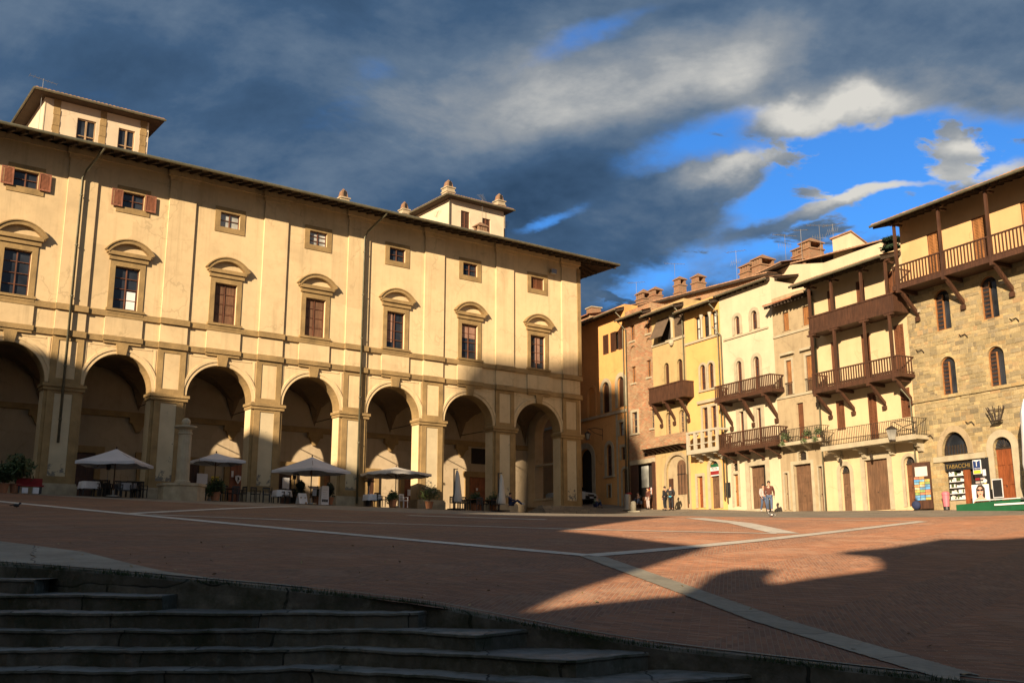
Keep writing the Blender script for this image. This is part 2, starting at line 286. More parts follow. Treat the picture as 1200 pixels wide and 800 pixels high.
# ------------------------------------------------------------------ mesh builder
class MB:
    def __init__(s): s.v = []; s.f = []
    def add(s, vs, fs):
        o = len(s.v); s.v += [tuple(v) for v in vs]; s.f += [tuple(i+o for i in f) for f in fs]; return s
    def box(s, x0, x1, y0, y1, z0, z1):
        return s.add([(x0, y0, z0), (x1, y0, z0), (x1, y1, z0), (x0, y1, z0), (x0, y0, z1), (x1, y0, z1), (x1, y1, z1), (x0, y1, z1)],
                     [(0, 3, 2, 1), (4, 5, 6, 7), (0, 1, 5, 4), (1, 2, 6, 5), (2, 3, 7, 6), (3, 0, 4, 7)])
    def prism(s, pts, a, b, fn):
        """closed 2-D outline swept from a to b; fn(p, q, w) places it"""
        n = len(pts); vs = [fn(p[0], p[1], a) for p in pts] + [fn(p[0], p[1], b) for p in pts]
        tri = tessellate_polygon([[Vector((p[0], p[1], 0)) for p in pts]])
        fs = [tuple(t) for t in tri] + [tuple(i+n for i in reversed(t)) for t in tri]
        fs += [(i, (i+1) % n, n+(i+1) % n, n+i) for i in range(n)]
        return s.add(vs, fs)
    def prxz(s, pts, y0, y1): return s.prism(pts, y0, y1, lambda p, q, w: (p, w, q))
    def pryz(s, pts, x0, x1): return s.prism(pts, x0, x1, lambda p, q, w: (w, p, q))
    def prxy(s, pts, z0, z1): return s.prism(pts, z0, z1, lambda p, q, w: (p, q, w))
    def sheet(s, outer, holes, y0, y1):
        """wall in the xz plane with openings, with thickness and reveals"""
        loops = [outer] + holes; flat = [p for l in loops for p in l]; n = len(flat)
        tri = tessellate_polygon([[Vector((p[0], p[1], 0)) for p in l] for l in loops])
        vs = [(p[0], y0, p[1]) for p in flat] + [(p[0], y1, p[1]) for p in flat]
        fs = [tuple(t) for t in tri] + [tuple(i+n for i in reversed(t)) for t in tri]
        o = 0
        for l in loops:
            k = len(l); fs += [(o+i, o+(i+1) % k, n+o+(i+1) % k, n+o+i) for i in range(k)]; o += k
        return s.add(vs, fs)
    def tube(s, pts, r, n=8, r2=None):
        pts = [Vector(p) for p in pts]; m = len(pts); rings = []
        for i, p in enumerate(pts):
            d = (pts[min(i+1, m-1)]-pts[max(i-1, 0)]).normalized()
            a = d.orthogonal().normalized() if abs(d.z) > .95 else d.cross(Vector((0, 0, 1))).normalized()
            b = d.cross(a); rr = r if r2 is None else r+(r2-r)*i/max(1, m-1)
            rings.append([p+a*math.cos(2*math.pi*k/n)*rr+b*math.sin(2*math.pi*k/n)*rr for k in range(n)])
        vs = [v for rg in rings for v in rg]; fs = []
        for i in range(m-1):
            for k in range(n): fs.append((i*n+k, i*n+(k+1) % n, (i+1)*n+(k+1) % n, (i+1)*n+k))
        fs += [tuple(range(n-1, -1, -1)), tuple((m-1)*n+k for k in range(n))]
        return s.add(vs, fs)
    def lathe(s, prof, cx=0, cy=0, cz=0, n=20, ph=0):
        vs = []; fs = []; m = len(prof)
        for r, z in prof:
            for k in range(n): a = 2*math.pi*k/n+ph; vs.append((cx+r*math.cos(a), cy+r*math.sin(a), cz+z))
        for i in range(m-1):
            for k in range(n): fs.append((i*n+k, i*n+(k+1) % n, (i+1)*n+(k+1) % n, (i+1)*n+k))
        fs += [tuple(range(n-1, -1, -1)), tuple((m-1)*n+k for k in range(n))]
        return s.add(vs, fs)
    def blob(s, c, r, sub=2, sx=1, sy=1, sz=1):
        bm = bmesh.new(); bmesh.ops.create_icosphere(bm, subdivisions=sub, radius=r)
        bm.verts.index_update()
        vs = [(c[0]+v.co.x*sx, c[1]+v.co.y*sy, c[2]+v.co.z*sz) for v in bm.verts]; fs = [tuple(v.index for v in f.verts) for f in bm.faces]; bm.free()
        return s.add(vs, fs)
    def leaves(s, c, r, n, size, flat=1.0, shell=.45):
        for _ in range(n):
            d = rng.normal(size=3); d /= np.linalg.norm(d)
            q = np.array(c)+d*np.array([r, r, r*flat])*(shell+(1-shell)*rng.random()**.6)*(.8+.35*math.sin(5*d[0]+3*d[2]+c[0]*3))
            a = Vector(rng.normal(size=3)).normalized(); b = a.orthogonal().normalized(); l = size*(.6+.8*rng.random())
            p = Vector(q); s.add([p-a*l, p+b*l*.45, p+a*l, p-b*l*.45], [(0, 1, 2, 3)])
        return s
    def build(s, name, mat, parent=None, smooth=False, bevel=0, recalc=True):
        me = bpy.data.meshes.new(name); me.from_pydata(s.v, [], s.f)
        if recalc:
            bm = bmesh.new(); bm.from_mesh(me); bmesh.ops.recalc_face_normals(bm, faces=bm.faces); bm.to_mesh(me); bm.free()
        me.materials.append(M[mat] if isinstance(mat, str) else mat)
        if smooth: me.polygons.foreach_set('use_smooth', [True]*len(me.polygons))
        o = bpy.data.objects.new(name, me); COL.objects.link(o)
        if parent: o.parent = parent
        if bevel:
            b = o.modifiers.new('bevel', 'BEVEL'); b.width = bevel; b.segments = 2; b.limit_method = 'ANGLE'
        return o
def tag(o, label, cat, group=None, kind=None):
    if label: o['label'] = label
    if cat: o['category'] = cat
    if group: o['group'] = group
    if kind: o['kind'] = kind
    return o
def thing(name, label, cat, loc=(0, 0, 0), rz=0, group=None):
    o = bpy.data.objects.new(name, None); COL.objects.link(o); o.location = loc; o.rotation_euler = (0, 0, rz); o.empty_display_size = .2
    return tag(o, label, cat, group)
def dup(root, loc, rz=None, label=None):
    r = root.copy(); COL.objects.link(r); r.location = loc
    if rz is not None: r.rotation_euler = (0, 0, rz)
    if label: r['label'] = label
    for ch in list(root.children):
        c = ch.copy(); COL.objects.link(c); c.parent = r
        for g in list(ch.children):
            d = g.copy(); COL.objects.link(d); d.parent = c
    return r
def rect(x0, x1, z0, z1): return [(x0, z0), (x1, z0), (x1, z1), (x0, z1)]
def archp(x0, x1, z0, z1, n=14, rise=None):
    """opening with an arched head whose crown is at z1"""
    cx = (x0+x1)/2; r = (x1-x0)/2; h = r if rise is None else rise; zs = z1-h
    return [(x0, z0), (x1, z0)] + [(cx+r*math.cos(math.pi*k/n), zs+h*math.sin(math.pi*k/n)) for k in range(n+1)]
def text_mesh(body, size, name, mat, parent, loc, thick=.004, rot=(math.pi/2, 0, 0)):
    cu = bpy.data.curves.new(name, 'FONT'); cu.body = body; cu.size = size; cu.align_x = 'CENTER'; cu.align_y = 'CENTER'; cu.extrude = thick
    t = bpy.data.objects.new(name+'_tmp', cu); COL.objects.link(t)
    me = bpy.data.meshes.new_from_object(t.evaluated_get(bpy.context.evaluated_depsgraph_get())); bpy.data.objects.remove(t)
    me.materials.clear(); me.materials.append(M[mat]); o = bpy.data.objects.new(name, me); COL.objects.link(o)
    o.location = loc; o.rotation_euler = rot; o.parent = parent; return o

def tiles(mb, x0, x1, y0, z0, y1, z1, pitch=.22, amp=.05, thick=.05):
    """clay tile roof slope: half-round covers running from the eave (y0,z0) up to (y1,z1)"""
    n = max(8, int((x1-x0)/pitch*8)); vs = []; fs = []
    for i in range(n+1):
        x = x0+(x1-x0)*i/n; d = amp*abs(math.sin(math.pi*(x-x0)/pitch))
        jit = .02*math.sin(math.floor((x-x0)/pitch)*12.9898)
        vs += [(x, y0+jit, z0), (x, y0+jit, z0+thick+d), (x, y1, z1+thick+d)]
    for i in range(n): a = i*3; b = a+3; fs += [(a, b, b+1, a+1), (a+1, b+1, b+2, a+2)]
    mb.add(vs, fs)

# ------------------------------------------------------------------ windows, doors, balconies (local frame: x along, y into the wall, z up)
def grid_leaf(mb, x0, x1, z0, z1, y, nx, nz, t=.035, arch=False):
    """raised panels on a door leaf"""
    w = (x1-x0)/nx; h = (z1-z0)/nz
    for i in range(nx):
        for j in range(nz):
            mb.box(x0+w*i+w*.14, x0+w*(i+1)-w*.14, y-t, y+.01, z0+h*j+h*.12, z0+h*(j+1)-h*.12)
class House:
    def __init__(s, name, label, loc, rz, mat, cat='house', off=(0, 0)):
        s.o = thing(name, label, cat, loc, rz); s.mat = mat; s.holes = []; s.ax, s.az = off
    def win(s, x0, x1, z0, z1, arch=False, kind='glass', frame='frame_b', sur=0.0, smat='stone_tr', sill=0.0, bars=(2, 3), dep=.18, rise=None, leaf='wood_m', name=None, lab=None, proud=.05):
        x0 -= s.ax; x1 -= s.ax; z0 -= s.az; z1 -= s.az
        A = arch; shp = (lambda g, b=0: archp(x0-g, x1+g, z0-b, z1+g, rise=None if rise is None else rise+g)) if A else (lambda g, b=0: rect(x0-g, x1+g, z0-b, z1+g))
        s.holes.append(shp(0)); w = x1-x0; h = z1-z0
        door = kind in ('door', 'planks', 'garage')
        nm = name or ('door' if door else 'window')
        fr = MB()
        if kind in ('glass', 'curtain'):
            t = .05; inner = (archp(x0+t, x1-t, z0+t, z1-t, rise=None if rise is None else max(.05, rise-t)) if A else rect(x0+t, x1-t, z0+t, z1-t))
            fr.sheet(shp(-.002), [inner], dep-.05, dep+.02)
            zt = z1-(w/2 if rise is None else rise)*.6 if A else z1-t
            for i in range(1, bars[0]): x = x0+w*i/bars[0]; fr.box(x-.03, x+.03, dep-.06, dep+.01, z0+t, zt)
            for j in range(1, bars[1]): z = z0+h*j/bars[1]; fr.box(x0+t, x1-t, dep-.045, dep+.005, z-.018, z+.018)
            root = fr.build(nm, frame, s.o)
            MB().prxz(shp(-.01), dep+.03, dep+.06).build('pane', 'glass' if kind == 'glass' else 'glass_l', root)
        elif kind == 'shutter':
            t = .04; fr.sheet(shp(-.002), [archp(x0+t, x1-t, z0+t, z1-t, rise=rise) if A else rect(x0+t, x1-t, z0+t, z1-t)], dep-.05, dep+.04)
            root = fr.build(nm, frame, s.o); zt = z1-(w/2 if rise is None else rise)*.55 if A else z1-t
            for i in range(2):
                l = MB(); a = x0+t+i*(w/2-t)+.008; b = a+w/2-t-.016
                l.sheet(rect(a, b, z0+t, zt), [rect(a+.06, b-.06, z0+t+.08, zt-.08)] if b-a > .2 else [], dep-.04, dep)
                k = max(4, int((zt-z0)/.085))
                for j in range(k):
                    z = z0+t+.08+(zt-z0-t-.16)*j/k; l.add([(a+.05, dep-.035, z), (b-.05, dep-.035, z), (b-.05, dep-.005, z+.07), (a+.05, dep-.005, z+.07)], [(0, 1, 2, 3)])
                l.build('shutter', leaf, root)
            MB().prxz(shp(-.01), dep+.05, dep+.07).build('pane', 'dark', root)
        elif door:
            zt = z1-(w/2 if rise is None else rise) if A else z1
            l = MB(); n = 1 if w < .75 else 2
            for i in range(n):
                a = x0+.012+w*i/n; b = x0+w*(i+1)/n-.008; l.box(a, b, dep, dep+.06, z0, zt-.01)
                if kind == 'door': grid_leaf(l, a, b, z0, zt, dep, 1, 3)
                elif kind == 'garage': grid_leaf(l, a, b, z0, zt, dep, 2, 5, .02)
                else:
                    k = max(2, int((b-a)/.16))
                    for j in range(k): l.box(a+(b-a)*j/k+.008, a+(b-a)*(j+1)/k-.008, dep-.02, dep+.01, z0+.02, zt-.03)
            root = l.build(nm, leaf, s.o)
            if A:
                fl = MB(); top = [p for p in archp(x0, x1, z0, z1, rise=rise)][2:]
                fl.prxz(top, dep+.02, dep+.05); fl.build('fanlight', 'glass', root)
                g = MB(); cx = (x0+x1)/2; rr = w/2; hh = rr if rise is None else rise; g.box(x0, x1, dep-.03, dep+.03, zt-.05, zt+.03)
                for k in range(1, 8): an = math.pi*k/8; g.tube([(cx+.1*rr*math.cos(an), dep-.01, zt+.1*hh*math.sin(an)), (cx+.97*rr*math.cos(an), dep-.01, zt+.97*hh*math.sin(an))], .015, 5)
                g.build('grille', 'iron', root)
            hd = MB().blob((x0+w*(.45 if n == 2 else .15), dep-.06, z0+1.0), .035, 1); hd.build('handle', 'iron', root)
        elif kind == 'dark':
            root = MB().box(x0+.01, x1-.01, .32, .34, z0, z1).build(nm, 'dark', s.o)
        elif kind == 'grille':
            for i in range(1, 6): x = x0+w*i/6; fr.tube([(x, .08, z0), (x, .08, z1-.02)], .014, 5)
            for j in range(1, 3): fr.tube([(x0, .08, z0+h*j/3), (x1, .08, z0+h*j/3)], .014, 5)
            root = fr.build(nm, 'iron', s.o); MB().prxz(shp(-.01), .22, .25).build('pane', 'dark', root)
        elif kind == 'blind':
            root = MB().prxz(shp(-.005), .14, .2).build(nm, smat, s.o)
        if sur:
            inner = shp(0); outer = shp(sur, 0)
            b = MB(); n = len(outer)
            # surround butts the reveal: ring of prisms from jamb foot over the head
            ring_o = outer[1:] + [outer[0]]; ring_i = inner[1:] + [inner[0]]
            for k in range(len(ring_o)-1):
                q = [ring_o[k], ring_o[k+1], ring_i[k+1], ring_i[k]]; b.prxz(q, -proud, .03)
            b.build('surround', smat, root)
        if sill: MB().box(x0-sur-.08, x1+sur+.08, -sill, .05, z0-.13, z0-.002).build('sill', smat, root)
        if lab: root['label'] = lab
        return root
    def loc(s, a): return a-s.ax
    def lz(s, z): return z-s.az
    def box(s, name, mat, a0, a1, y0, y1, z0, z1, parent=None, **kw):
        return MB().box(a0-s.ax, a1-s.ax, y0, y1, z0-s.az, z1-s.az).build(name, mat, parent or s.o, **kw)
    def wall(s, outer, depth=9, thick=.35, name='wall', holes=None, mat=None, body=True):
        ou = [(a-s.ax, z-s.az) for a, z in outer]; mb = MB(); mb.sheet(ou, s.holes if holes is None else holes, 0, thick)
        w = mb.build(name, mat or s.mat, s.o)
        if body:
            x0 = min(p[0] for p in ou); x1 = max(p[0] for p in ou); zt = min(sorted(p[1] for p in ou)[2:]); zb = min(p[1] for p in ou)
            b = MB(); b.box(x0, x0+.3, thick, depth, zb, zt); b.box(x1-.3, x1, thick, depth, zb, zt); b.box(x0+.3, x1-.3, depth-.3, depth, zb, zt); b.box(x0+.3, x1-.3, thick, depth-.3, zt-.3, zt-.02)
            b.build('side_wall', mat or s.mat, s.o)
        return w
    def roof(s, a0, a1, over, ze, run=5.0, mat='tile', slope=.3, gut=True, raft=.55, name='roof', side=.0):
        x0 = a0-s.ax; x1 = a1-s.ax; z = ze-s.az; mb = MB(); th = .05
        tiles(mb, x0, x1, -over-.06, z+.08, run, z+.08+(run+over)*slope)
        r = mb.build(name, mat, s.o)
        d = MB(); d.pryz([(-over, z+.03), (run, z+.03+(run+over)*slope), (run, z+.075+(run+over)*slope), (-over, z+.075)], x0+.01, x1-.01)
        d.build('deck', 'soffit', r)
        rf = MB(); k = max(2, int((x1-x0)/raft))
        for i in range(k+1):
            x = x0+.08+(x1-x0-.16)*i/k
            rf.pryz([(-over+.06, z-.10), (.6, z-.10+(over+.54)*slope), (.6, z+.03+(over+.6)*slope), (-over+.06, z+.03+.06*slope)], x-.05, x+.05)
        rf.build('rafters', 'soffit', r)
        if gut:
            g = MB(); g.tube([(x0-.05, -over-.10, z+.03), (x1+.05, -over-.10, z+.03)], .075, 8); g.build('gutter', 'gutter', r)
        return r
    def balcony(s, a0, a1, z0, z1, out, kind='wood', floor=.18, mat='wood_d', posts=(), brk=(), strut=.9, ztop=None, fmat=None, step=.17, name='balcony'):
        x0 = a0-s.ax; x1 = a1-s.ax; zf = z0-s.az; zr = z1-s.az
        f = MB(); f.box(x0, x1, -out, -.003, zf, zf+floor)
        if kind != 'stone':
            f.box(x0-.03, x1+.03, -out-.04, -out+.06, zf-.04, zf+floor+.02)
        root = f.build(name, fmat or mat, s.o)
        rl = MB()
        if kind == 'closed':
            nb = int((x1-x0)/.22)
            for i in range(nb): rl.box(x0+(x1-x0)*i/nb+.004, x0+(x1-x0)*(i+1)/nb-.004, -out-.015*(i % 2), -out+.04, zf+floor, zr-.06)
            for xs in (x0, x1-.04): rl.box(xs, xs+.04, -out+.045, -.01, zf+floor, zr-.06)
            rl.box(x0-.03, x1+.03, -out-.05, -out+.07, zr-.06, zr+.03); rl.box(x0-.03, x0+.06, -out+.07, -.01, zr-.06, zr+.03); rl.box(x1-.06, x1+.03, -out+.07, -.01, zr-.06, zr+.03)
        elif kind in ('wood', 'iron'):
            th = .028 if kind == 'wood' else .011; rt = .05 if kind == 'wood' else .02
            rl.box(x0, x1, -out-rt+.03, -out+rt+.03, zr-rt, zr+rt*.4); rl.box(x0, x1, -out+.01, -out+.06, zf+floor+.06, zf+floor+.06+rt)
            for xs in (x0+.03, x1-.03):
                rl.box(xs-rt*.7, xs+rt*.7, -out+.09, -.01, zr-rt*.98, zr+rt*.35); rl.box(xs-rt*.5, xs+rt*.5, -out+.08, -.01, zf+floor+.06, zf+floor+.06+rt)
            nb = int((x1-x0)/step)
            for i in range(nb+1):
                x = x0+.03+(x1-x0-.06)*i/nb; rl.box(x-th, x+th, -out+.03-th, -out+.03+th, zf+floor, zr-.02)
            ns = int(out/step)
            for i in range(1, ns):
                y = -out*(1-i/ns)
                for xs in (x0+.03, x1-.03): rl.box(xs-th, xs+th, y-th, y+th, zf+floor, zr-.02)
        elif kind == 'stone':
            rl.box(x0, x1, -out, -out+.2, zr-.14, zr); rl.box(x0, x1, -out+.02, -out+.18, zf+floor, zf+floor+.1)
            for xs in (x0, x1-.18): rl.box(xs, xs+.18, -out+.2, -.01, zr-.14, zr-.002); 
            for i in range(5):
                x = x0+(x1-x0-.2)*i/4; rl.box(x, x+.2, -out+.01, -out+.19, zf+floor+.1, zr-.14)
            for i in range(4):
                xa = x0+(x1-x0-.2)*i/4+.2; xb = x0+(x1-x0-.2)*(i+1)/4; n = 0
                rl.box(xa, xb, -out+.07, -out+.13, zf+floor+.42, zf+floor+.5)
                for k in range(n):
                    x = xa+(xb-xa)*(k+.5)/n; rl.lathe([(.045, 0), (.07, .12), (.07, .25), (.035, .45), (.05, zr-zf-floor-.24)], x, -out+.1, zf+floor+.1, 8)
        rl.build('railing', mat, root)
        for p in posts:
            x = p-s.ax; pb = MB(); zt = ztop-s.az
            pb.box(x-.065, x+.065, -out-.03, -out+.10, zf+floor if kind != 'closed' else zr+.03, zt)
            pb.prxz([(x-.35, zt), (x+.35, zt), (x+.28, zt-.1), (x-.28, zt-.1)], -out-.04, -out+.11)
            pb.pryz([(-out+.1, zt-.02), (-out+.7, zt-.02), (-out+.6, zt-.14), (-out+.1, zt-.14)], x-.055, x+.055)
            pb.build('post', mat, root)
        for p in brk:
            x = p-s.ax; b = MB()
            if kind in ('wood', 'closed'):
                b.box(x-.09, x+.09, -out-.05, -.004, zf-.2, zf-.045)
                b.pryz([(-out+.12, zf-.2), (-out+.36, zf-.2), (-.01, zf-.2-strut*.86), (-.01, zf-.2-strut*1.1)], x-.075, x+.075)
                b.box(x-.12, x+.12, -.16, -.005, zf-.2-strut*1.32, zf-.2-strut*1.1)
            else:
                c = [(-out+.12, zf-.004), (-.004, zf-.004), (-.004, zf-strut), (-.18, zf-strut*.92), (-.26, zf-strut*.62), (-.42, zf-strut*.55), (-.5, zf-strut*.3), (-out+.2, zf-strut*.24)]
                b.pryz(c, x-.13, x+.13)
            b.build('bracket', mat if kind in ('wood', 'closed') else (fmat or mat), root)
        return root
    def downpipe(s, a, z0, z1, out=.12, parent=None):
        x = a-s.ax; return MB().tube([(x, -out, z0-s.az), (x, -out, z1-s.az-.5), (x, -.8, z1-s.az)], .05, 8).build('downpipe', 'gutter', s.o, smooth=True)

# ================================================================== SETTING: ground, paving, steps
def kerb_at(x):
    ks = np.array([k[0] for k in KERB]); return float(np.interp(x, ks, [k[1] for k in KERB])), float(np.interp(x, ks, [k[2] for k in KERB]))
def conform(name, mat, left, right, n, lift, m=None, kind='structure'):
    """sheet between two polylines (lists of xy) laid on the ground surface"""
    L = len(left); vs = []; fs = []
    for (a, b) in zip(left, right):
        for j in range(n+1): t = j/n; vs.append((a[0]+(b[0]-a[0])*t, a[1]+(b[1]-a[1])*t))
    v = np.array(vs); z = gz(v[:, 0], v[:, 1])+lift
    fs = [(i*(n+1)+j, i*(n+1)+j+1, (i+1)*(n+1)+j+1, (i+1)*(n+1)+j) for i in range(L-1) for j in range(n)]
    mb = MB(); mb.add([(v[i, 0], v[i, 1], z[i]) for i in range(len(v))], fs); o = mb.build(name, mat, smooth=True)
    me = o.data
    if me.polygons and me.polygons[0].normal.z < 0: me.flip_normals()
    if kind: o['kind'] = kind
    return o
# base sheet of grey stone, cut open under the palace
xs = np.concatenate([np.linspace(-400, -62, 10), np.arange(-60, 70.1, 1.2), np.linspace(75, 400, 10)])
base = []; bf = []; nb = 130
for x in xs:
    ky, kz = kerb_at(max(-60, min(40, x))); ky = ky if -60 <= x <= 40 else (34+(-60-x)*.4 if x < -60 else -4-(x-40)*.4)
    for j in range(nb):
        y = ky + (j*1.1 if j < 105 else 115.5+(j-105)**2*.9); base.append((x, y))
bv = np.array(base); far = np.maximum(0, np.hypot(bv[:, 0], bv[:, 1]-40)-75)
bz = gz(bv[:, 0], bv[:, 1]); bz = bz*np.exp(-far/60)+(5.0)*(1-np.exp(-far/60))
bz -= np.where(far > 0, 0.03, .03)
tt = bv[:, 0]*PN.x+bv[:, 1]*PN.y; uu = bv[:, 0]*PD.x+bv[:, 1]*PD.y
for i in range(len(xs)-1):
    for j in range(nb-1):
        q = (i*nb+j, (i+1)*nb+j, (i+1)*nb+j+1, i*nb+j+1)
        if all(tt[k] > 60.2 and uu[k] < 51.0 and tt[k] < 78 for k in q): continue
        bf.append(q)
mb = MB(); mb.add([(bv[i, 0], bv[i, 1], bz[i]) for i in range(len(bv))], bf); o = mb.build('road', 'flag', smooth=True, recalc=False); o['kind'] = 'structure'
# lower ground on the near side of the steps, out past the horizon
mb = MB(); mb.add([(-900, -900, -1.95), (900, -900, -1.95), (900, 60, -1.95), (-900, 60, -1.95)], [(0, 1, 2, 3)]); o = mb.build('ground', 'earth'); o['kind'] = 'structure'

# brick sheet of the square: from the grey band behind the kerb up to the edge of the stone road
TOP = [(-700, 545), (-300, 562), (0, 577), (100, 583), (200, 588), (300, 592.5), (400, 597), (500, 601), (600, 604), (700, 604.6), (800, 604.3), (900, 606), (1000, 606.2), (1100, 605.6), (1200, 603), (1500, 596), (1900, 588)]
BAND = [(-700, 520), (-300, 585), (-100, 620), (0, 634), (100, 647), (175, 666), (225, 676), (300, 681.5), (350, 687), (425, 700), (500, 710), (600, 725), (675, 740), (725, 748), (800, 757), (900, 768), (1050, 784), (1125, 797), (1250, 812), (1500, 850), (1900, 900)]
def interp(pl, x): return float(np.interp(x, [p[0] for p in pl], [p[1] for p in pl]))
lo, hi_ = [], []
for x in list(range(-380, 1701, 20)):
    a = hit(x, interp(BAND, x), 6); b = hit(x, interp(TOP, x), 20)
    if x < -60: # beyond the frame keep clear of the kerb
        ky, kz = kerb_at(a.x); a.y = ky+2.2
    lo.append((a.x, a.y)); hi_.append((b.x, b.y))
conform('square', 'paving', lo, hi_, 70, 0)
# grey flagged band along the head of the steps
kb, ob = [], []
for x in np.linspace(-40, 12, 70):
    ky, kz = kerb_at(x); kb.append((x, ky+.24))
lo_a = np.array(lo)
for (x, y) in kb:
    ob.append((x, max(float(np.interp(x, lo_a[:, 0], lo_a[:, 1])), y+.06)))
conform('paved_edge', 'traver2', kb, ob, 4, .006)
# pale stone strips set into the brick
def strip(px, width, mat='traver'):
    pts = []
    for (p, q) in zip(px[:-1], px[1:]):
        n = 40
        for i in range(n): t = i/n; h = hit(p[0]+(q[0]-p[0])*t, p[1]+(q[1]-p[1])*t, 6); pts.append((h.x, h.y))
    h = hit(*px[-1], 6); pts.append((h.x, h.y))
    pts = np.array(pts)
    # straight stones: fit each leg as a line in plan
    if len(px) == 2: pts = np.stack([np.linspace(pts[0, 0], pts[-1, 0], 60), np.linspace(pts[0, 1], pts[-1, 1], 60)], -1)
    d = np.gradient(pts, axis=0); d /= np.linalg.norm(d, axis=1)[:, None]; nn = np.stack([-d[:, 1], d[:, 0]], -1)*width/2
    return conform('stone_strip', mat, list(map(tuple, pts-nn)), list(map(tuple, pts+nn)), 2, .012)
strip([(-160, 572), (147, 601.8), (345, 620.5), (690, 651)], .5)
strip([(690, 651), (1081, 611)], .42)
strip([(147, 602), (347, 593.3)], .5)
strip([(177, 603), (400, 611.7), (667, 620), (910, 625.2)], .3)
strip([(814, 607), (868, 613), (921, 625)], .8)
strip([(478, 603.8), (640, 608.8)], .55)
strip([(860, 607.3), (1082, 610.8)], .22)
strip([(694, 652), (780, 683), (900, 727), (1020, 763), (1125, 794)], .5, 'traver2')

# kerb wall that closes the square above the steps
mb = MB(); kx = np.concatenate([np.linspace(-60, -14, 24), np.linspace(-13, 9, 90), np.linspace(10, 40, 16)])
vs = []; fs = []
for i, x in enumerate(kx):
    ky, kz = kerb_at(x); z = g1(x, ky+.1)+.012; w = .04*math.sin(x*3.1)+.02*math.sin(x*11); d = .02*math.sin(x*7)
    vs += [(x-.02, ky-.02+d, -2.1), (x-.02, ky-.04+w*.4, z-.16), (x, ky-.06+w*.4, z-.05), (x, ky-.03, z-.012), (x, ky+.25, z-.004), (x, ky+.25, -2.1)]
for i in range(len(kx)-1):
    for j in range(5): a = i*6+j; fs.append((a, a+6, a+7, a+1))
mb.add(vs, fs); o = mb.build('kerb', 'step', smooth=False); o['kind'] = 'structure'

# flight of worn steps, each tread an irregular slab
LV = [-.17, -.35, -.53, -.71, -.89, -1.07, -1.26, -1.46]
NS = [[(-60, 677), (0, 677.3), (40, 678), (60, 677)],
      [(-60, 696), (0, 696), (100, 696.5), (190, 697), (216, 695)],
      [(-60, 717), (0, 717), (250, 717), (490, 717), (506, 715)],
      [(-60, 737), (0, 737.5), (300, 737.5), (420, 737), (500, 739), (557, 743), (630, 737)],
      [(-60, 759.5), (0, 760), (200, 760.5), (400, 758.5), (450, 761), (550, 766), (675, 772), (775, 762)],
      [(-60, 785), (0, 785), (200, 785), (350, 782.5), (450, 787), (600, 797), (700, 807), (890, 788)],
      [(-60, 813), (0, 813), (350, 812), (550, 824), (780, 840), (1020, 817)],
      [(-60, 846), (0, 846), (350, 846), (600, 862), (850, 882), (1180, 850)]]
st = thing('stone_steps', None, None, (0, 12, -1.95)); st['kind'] = 'structure'
for k, (zv, pl) in enumerate(zip(LV, NS)):
    pts = []
    for (p, q) in zip(pl[:-1], pl[1:]):
        n = max(2, int(abs(q[0]-p[0])/9))
        for i in range(n):
            t = i/n; r = ray(p[0]+(q[0]-p[0])*t, p[1]+(q[1]-p[1])*t); s_ = zv/r.z; pts.append((r.x*s_, r.y*s_))
    r = ray(*pl[-1]); s_ = zv/r.z; pts.append((r.x*s_, r.y*s_))
    jit = [(.012*math.sin(i*1.9+k)+.014*rng.normal()) for i in range(len(pts))]
    pts = [(p[0], p[1]+j*.6) for p, j in zip(pts, jit)]
    pts = [(-16, pts[0][1])] + pts
    zj = [zv+.006*math.sin(i*.37+k*2)+.003*rng.normal() for i in range(len(pts))]
    back = [(x, min(kerb_at(x)[0]+.1, y+2.2) if x > -9 else y+1.4) for x, y in pts]
    m1 = MB(); n = len(pts); vs = []
    for (p, b, z) in zip(pts, back, zj):
        vs += [(p[0], p[1]+.035, -.30+z), (p[0], p[1]+.02, z-.05), (p[0], p[1]-.01, z-.03), (p[0], p[1], z-.008), (p[0], p[1]+.03, z), (b[0], b[1], z+.004)]
    f1 = [(i*6+j, (i+1)*6+j, (i+1)*6+j+1, i*6+j+1) for i in range(n-1) for j in range(3)]
    vs = [(x, y-12, z+1.95) for x, y, z in vs]
    m1.add(vs, f1); m1.build('riser', 'step', st)
    m2 = MB(); m2.add(vs, [(i*6+j, (i+1)*6+j, (i+1)*6+j+1, i*6+j+1) for i in range(n-1) for j in (3, 4)]); m2.build('tread', 'tread', st)
# moss and grass in the joint between kerb and steps
gm = MB()
for _ in range(2600):
    x = random.uniform(-7, 5); ky, kz = kerb_at(x); z = g1(x, ky+.1)
    if math.sin(x*2.3)+math.sin(x*5.1+1) < -.2 and random.random() < .75: continue
    px = x+random.gauss(0, .02); py = ky-.05+random.gauss(0, .02); h = random.uniform(.02, .075); a = random.uniform(0, 6.28)
    gm.add([(px-.006*math.cos(a), py-.006*math.sin(a), z-.03), (px+.006*math.cos(a), py+.006*math.sin(a), z-.03), (px+random.gauss(0, .02), py-.02+random.gauss(0, .02), z-.02+h)], [(0, 1, 2)])
lv = MB()
for _ in range(170):
    x = random.uniform(-12, 9); ky, kz = kerb_at(x); y = ky+.2+abs(random.gauss(0, 3.2)); z = g1(x, y)+.022; a = random.uniform(0, 6.28); L = random.uniform(.02, .05); up = Vector((random.gauss(0, .3), random.gauss(0, .3), 1)).normalized()
    d = up.orthogonal().normalized(); d.rotate(Matrix.Rotation(a, 3, up)); e = up.cross(d); p = Vector((x, y, z)); lv.add([p-d*L, p-e*L*.5, p+d*L, p+e*L*.5], [(0, 1, 2, 3)])
